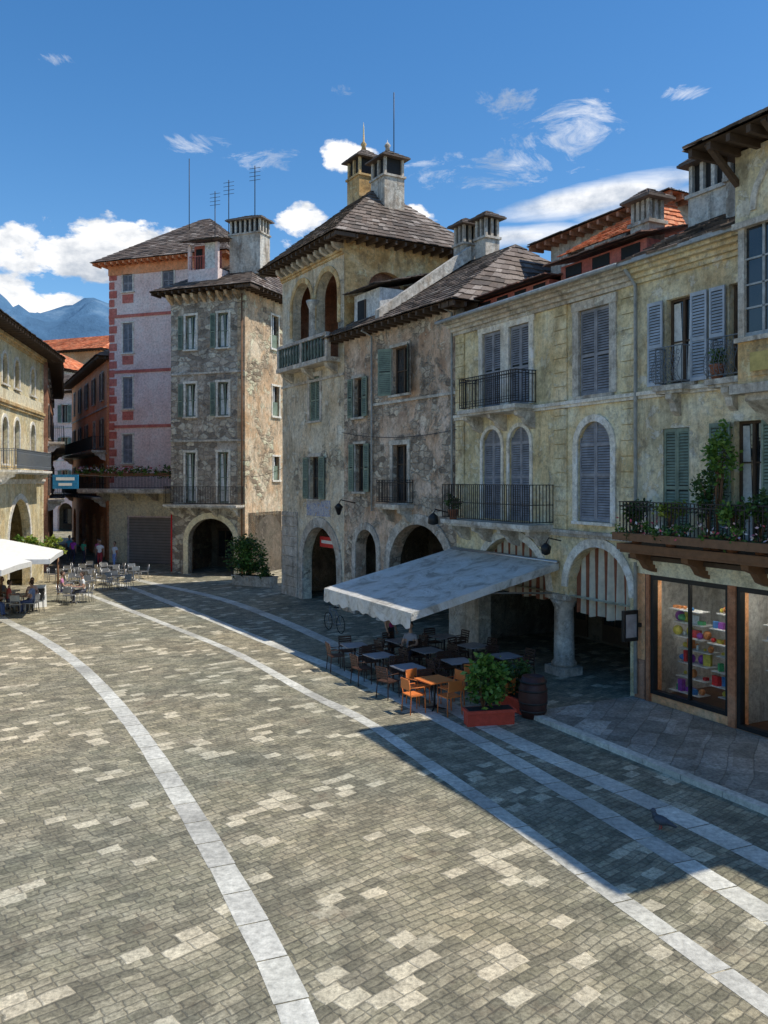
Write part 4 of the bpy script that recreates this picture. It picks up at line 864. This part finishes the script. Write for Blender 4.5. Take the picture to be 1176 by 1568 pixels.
wire((-19.8,48,6.6),(-13.2,53,6.2),.4); wire((-8.4,51,6),(-5.2,43.5,6.4),.15); wire(rowpt(.1,.08,7.6),(PA[0]-.1,PA[1]-.1,7.9),.25)
# ------------------------------------------------------------------ people
def colm(name,c): 
    if name not in MATS: plain(name,c,.7,.12,5)
    return name
def person(name,loc,rz,pose,shirt,pants,hair=(.05,.03,.02),h=1.7,shorts=False,skin=(.45,.27,.19)):
    k=h/1.7; sk=colm('skin_%g'%skin[0],skin); s1=colm('cloth_%g_%g'%(shirt[0],shirt[2]),shirt); s2=colm('cloth_%g_%g'%(pants[0],pants[2]),pants); hm=colm('hair_%g'%hair[0],hair); shm=colm('shoe',(.05,.04,.04))
    J=[];E=[];Lb=[];Rd=[]
    def j(p,r,l,par=None):
        J.append(Vector(p)*k); Rd.append(r*k); Lb.append(l)
        if par is not None: E.append((par,len(J)-1))
        return len(J)-1
    sit=pose=='sit'; pz=.56 if sit else .94
    pel=j((0,0,pz),(.135),s2); wa=j((0,0,pz+.14),.115,s1,pel); ch=j((0,.0,pz+.34),.135,s1,wa); nb=j((0,.0,pz+.5),.075,s1,ch); nk=j((0,-.01,pz+.58),.052,sk,nb); hd=j((0,-.02,pz+.65),.06,sk,nk)
    hands=[]
    for sd in(-1,1):
        sw=(.2*sd if pose=='walk' else 0)
        sh=j((.17*sd,.0,pz+.45),.062,s1,ch)
        if sit: el=j((.24*sd,-.08,pz+.2),.045,sk,sh); wr=j((.16*sd,-.3,pz+.2),.03,sk,el); hd2=Vector((-.02*sd,-.1,0))
        else: el=j((.25*sd,.02-sw*.3,pz+.18),.045,sk,sh); wr=j((.26*sd,-.06-sw*.9,pz-.05),.03,sk,el); hd2=Vector((0,-.02,-.1))
        pa=j(Vector(J[wr])/k+hd2*.7,.034,sk,wr); hands.append((Vector(J[pa]),hd2.normalized(),sd))
        hip_=j((.09*sd,0,pz-.04),.1,s2,pel)
        if sit: kn=j((.11*sd,-.42,pz-.04),.07,s2,hip_); an=j((.11*sd,-.44,.09),.042,sk if shorts else s2,kn); to=j((.12*sd,-.58,.045),.035,shm,an)
        else:
            st=.22*sd if pose=='walk' else 0
            kn=j((.1*sd,-.03-max(0,st)*.9+min(0,st)*-.2,.5),.068,s2,hip_); an=j((.1*sd,st*-1.1,.09+(.06 if st<0 else 0)),.042,sk if shorts else s2,kn); to=j((.11*sd,st*-1.1-.15,.04),.035,shm,an)
    me=bpy.data.meshes.new('sk'); me.from_pydata([tuple(v) for v in J],E,[]); ob=bpy.data.objects.new('sk',me); SC.collection.objects.link(ob)
    md=ob.modifiers.new('s','SKIN'); 
    for i,v in enumerate(me.skin_vertices[0].data): v.radius=(Rd[i]*(1.25 if i in (0,1,2) else 1),Rd[i]*(.85 if i in(0,1,2) else 1)); v.use_root=(i==0)
    ss=ob.modifiers.new('d','SUBSURF'); ss.levels=2; ss.render_levels=2
    dg=bpy.context.evaluated_depsgraph_get(); ev=ob.evaluated_get(dg).to_mesh()
    m=M(); m.v=[tuple(v.co) for v in ev.vertices]
    for p in ev.polygons:
        c=p.center; best=None
        for a,b in E:
            A,Bv=J[a],J[b]; d=Bv-A; t=max(0,min(1,(c-A).dot(d)/d.length_squared)); q=(c-(A+d*t)).length
            if best is None or q<best[0]: best=(q,Lb[b] if t>.45 or Lb[a]==Lb[b] else Lb[a])
        m.f.append(list(p.vertices)); m.m.append(m.mi(best[1])); m.sm.append(True)
    bpy.data.objects.remove(ob)
    hc=Vector((0,-.03,pz+.76))*k; m.ball(hc,.105*k,sk,12,(.78,.92,1.12)); m.ball(hc+Vector((0,.022,.025))*k,.11*k,hm,12,(.82,.9,1.08))
    m.tube([hc+Vector((0,-.09,.02))*k,hc+Vector((0,-.118,-.02))*k],[.008*k,.015*k],sk,6); m.box(hc.x-.022*k,hc.x+.022*k,hc.y-.092*k,hc.y-.085*k,hc.z-.058*k,hc.z-.05*k,colm('lips',(.3,.1,.09)))
    for sd in(-1,1): m.ball(hc+Vector((.033*sd,-.088,.01))*k,.011*k,'near_black',5); m.ball(hc+Vector((.083*sd,.0,-.005))*k,.022*k,sk,5,(.5,.8,1.2))
    for P,d,sd in hands:
        side=Vector((0,1,0)) if abs(d.z)>.5 else Vector((1,0,0))
        for f in range(4):
            b=P+d*.03*k+side*(f-1.5)*.02*k; ln=(.07,.08,.075,.06)[f]*k; cu=Vector((-.02*sd,0,-.01))*k
            m.tube([b,b+d*ln*.55,b+d*ln+cu],[.01*k,.009*k,.007*k],sk,5)
        m.tube([P+side*-.03*k,P+side*-.055*k+d*.03*k,P+side*-.05*k+d*.06*k],[.012*k,.011*k,.008*k],sk,5)
    return obj(name,m.mesh(name),loc,rz)
person('man',(-18.6,55.6,0),.2,'walk',(.8,.8,.82),(.35,.04,.05),shorts=True,h=1.78)
person('woman',(-17.5,55.2,0),-.3,'walk',(.6,.68,.8),(.25,.38,.75),shorts=True,h=1.68,hair=(.1,.06,.03))
person('man',(-21.6,59,0),3.0,'walk',(.5,.08,.6),(.06,.06,.1)); person('woman',(-20.7,58.5,0),2.8,'walk',(.08,.5,.3),(.06,.06,.1),h=1.62); person('man',(-22.6,61,0),.1,'stand',(.15,.5,.6),(.1,.1,.12)); person('woman',(-19.8,58.8,0),.1,'stand',(.6,.15,.3),(.1,.1,.12),h=1.62)
for x,y,r_,s_,p_ in ((-16.35,37.0,2.2,(.6,.12,.1),(.1,.1,.15)),(-15.3,36.9,-1.6,(.25,.3,.45),(.08,.1,.2)),(-15.7,37.9,.2,(.65,.45,.4),(.1,.1,.1)),(-17.2,38.2,1.2,(.12,.12,.14),(.2,.2,.25)),(-14.3,40.3,-.9,(.7,.7,.68),(.1,.1,.12)),(-16.7,36.2,1.6,(.7,.68,.66),(.1,.15,.3)),(-15.4,40.6,1.9,(.5,.2,.35),(.1,.1,.2))):
    obj('terrace_chair',CM,(x,y,0),r_); person('seated_person',(x,y-.0,0),r_,'sit',s_,p_,h=1.7)
person('waiter',rowpt(1.2,3.3),1.0,'stand',(.45,.05,.2),(.03,.03,.04)); p_=rowpt(2.95,3.5,0); person('seated_person',p_,-.4,'sit',(.3,.3,.35),(.05,.05,.07)); obj('cafe_chair',CD,p_,-.4)
# ------------------------------------------------------------------ mountains
m,nt=newmat('hazed_forest'); v=nt.node('ShaderNodeNewGeometry').outputs['Position']
n=nt.noise(v,.004,9,.65); c=nt.ramp(n,[(.35,(.06,.12,.20)),(.55,(.09,.18,.29)),(.7,(.2,.3,.40))]); finish(nt,c,1,n,.5,dist=60,spec=0)  # distance haze is put into the forest colour as blue
m=M(); nx,ny=160,16; V=[]
for j in range(ny+1):
    for i in range(nx+1):
        x=-2600+5200*i/nx; y=2100+900*j/ny; t=j/ny; az=x/y
        hh=620 if az<-.27 else 620-1800*(az+.27); hh=max(170,hh)
        nn=noise.fractal(Vector((x/300,y/420,1.3)),1,2,6); z=hh*math.sin(t*math.pi*.5)*(1+.22*nn)-20*(1-t)
        V.append((x,y,z))
m.add(V,[(j*(nx+1)+i,j*(nx+1)+i+1,(j+1)*(nx+1)+i+1,(j+1)*(nx+1)+i) for j in range(ny) for i in range(nx)],'hazed_forest',True); obj('mountains',m.mesh('mountains'))
# ------------------------------------------------------------------ light, sky, camera
az=(.985,-.17); E=math.radians(61); l=math.hypot(*az); S=Vector((az[0]/l*math.cos(E),az[1]/l*math.cos(E),math.sin(E)))
ld=bpy.data.lights.new('sun','SUN'); ld.energy=4.4; ld.angle=math.radians(.5); ld.color=(1,.94,.83); lo=bpy.data.objects.new('sun',ld); SC.collection.objects.link(lo); lo.rotation_euler=(-S).to_track_quat('-Z','Y').to_euler(); lo.location=(20,-10,40)
w=bpy.data.worlds.new('World'); SC.world=w; w.use_nodes=True; nt=NT(w.node_tree); nt.n.clear()
sky=nt.node('ShaderNodeTexSky',{'sky_type':'NISHITA','sun_disc':False,'sun_elevation':E,'sun_rotation':math.atan2(S.x,S.y),'air_density':1.0,'dust_density':.3,'ozone_density':2.5})
col=nt.node('ShaderNodeHueSaturation',None,Color=sky.outputs[0],Saturation=1.30,Value=1.06).outputs[0]
g=nt.node('ShaderNodeTexCoord').outputs['Generated']; s=nt.node('ShaderNodeSeparateXYZ',None,Vector=g)
AZ=nt.math('ARCTAN2',s.outputs[0],s.outputs[1]); EL=nt.math('ARCSINE',s.outputs[2])
dv=nt.node('ShaderNodeCombineXYZ',None,X=AZ,Y=EL,Z=0.0).outputs[0]
nA=nt.noise(nt.mapv(dv,(1,1.6,1)),16,10,.6,.2); nW=nt.noise(nt.mapv(dv,(1,2.6,1),(0,0,.15)),11,12,.72,.8); nS=nt.noise(nt.mapv(dv,(1,5,1),(0,0,.1)),5,9,.6,.3)
def blob(a,e,sa,se,rot=0):
    a,e,sa,se=[math.radians(k) for k in (a,e,sa,se)]
    da=nt.math('SUBTRACT',AZ,a); de=nt.math('SUBTRACT',EL,e)
    if rot: de=nt.math('SUBTRACT',de,nt.math('MULTIPLY',da,rot))
    x=nt.math('DIVIDE',da,sa); y=nt.math('DIVIDE',de,se)
    return nt.math('SUBTRACT',1.0,nt.math('ADD',nt.math('MULTIPLY',x,x),nt.math('MULTIPLY',y,y)))
def mx(L):
    r=L[0]
    for k in L[1:]: r=nt.math('MAXIMUM',r,k)
    return nt.math('MAXIMUM',r,-3.0)
cum=mx([blob(-17.0,14.6,4.4,2.3),blob(-19.8,13.8,2.8,1.5),blob(-23.5,13.3,3.4,1.9),blob(-27.5,13.0,4,2.4),blob(-20.8,10.8,3.2,1.0),blob(-5.3,16.5,2.0,1.3),blob(2.3,17.0,1.5,.8),blob(-2.5,20.8,1.8,1.0),blob(-25,11.0,4,1.2)])
d1=nt.math('ADD',nt.math('MULTIPLY',cum,.6),nt.math('MULTIPLY',nt.math('SUBTRACT',nA,.5),3.0)); f1=nt.ramp(d1,[(.0,0),(.28,1)])
wis=mx([blob(-12.3,21.2,3.4,.7,.08),blob(8.6,23.6,2.8,.9,-.1),blob(12.0,21.8,3.8,1.8),blob(14.5,23.6,1.6,.6),blob(-3.3,24.6,1.2,.4),blob(19.5,23.3,1.4,.4),blob(-21.2,24.8,1.2,.4),blob(-23.5,28,1.5,.4),blob(-8,20.5,3,.8),blob(8,20,6,1.2)])
d2=nt.math('ADD',nt.math('MULTIPLY',wis,.38),nt.math('MULTIPLY',nt.math('SUBTRACT',nW,.55),3.6)); f2=nt.ramp(d2,[(.0,0),(.9,.88)])
len_=mx([blob(14.5,17.9,7.2,1.1,.12),blob(8.5,15.8,6.5,.8,.05),blob(18,17.0,6,1.3,.1)]); f3=nt.ramp(nt.math('ADD',len_,nt.math('MULTIPLY',nt.math('SUBTRACT',nS,.55),2.6)),[(.0,0),(1.0,.92)])
F=nt.math('MAXIMUM',nt.math('MAXIMUM',f1,f2),f3)
shade=nt.ramp(nt.noise(nt.mapv(dv,(1,1.6,1),loc=(0,.03,0)),11,7,.6),[(.38,(3.4,3.8,4.4)),(.56,(7.4,7.4,7.4))])
out=nt.mix(F,col,shade)
bg=nt.node('ShaderNodeBackground',None,Color=out,Strength=.15); wo=nt.n.new('ShaderNodeOutputWorld'); nt.l.new(bg.outputs[0],wo.inputs[0])
cd=bpy.data.cameras.new('camera'); co=bpy.data.objects.new('camera',cd); SC.collection.objects.link(co); co.location=(0,0,5.8); co.rotation_euler=(math.pi/2,0,0)
cd.sensor_fit='VERTICAL'; cd.sensor_height=36; cd.lens=36*1300/1568; cd.shift_y=-49/1568; cd.clip_end=9000; cd.clip_start=.1; SC.camera=co
SC.view_settings.view_transform='Standard'; SC.view_settings.look='None'; SC.view_settings.exposure=0
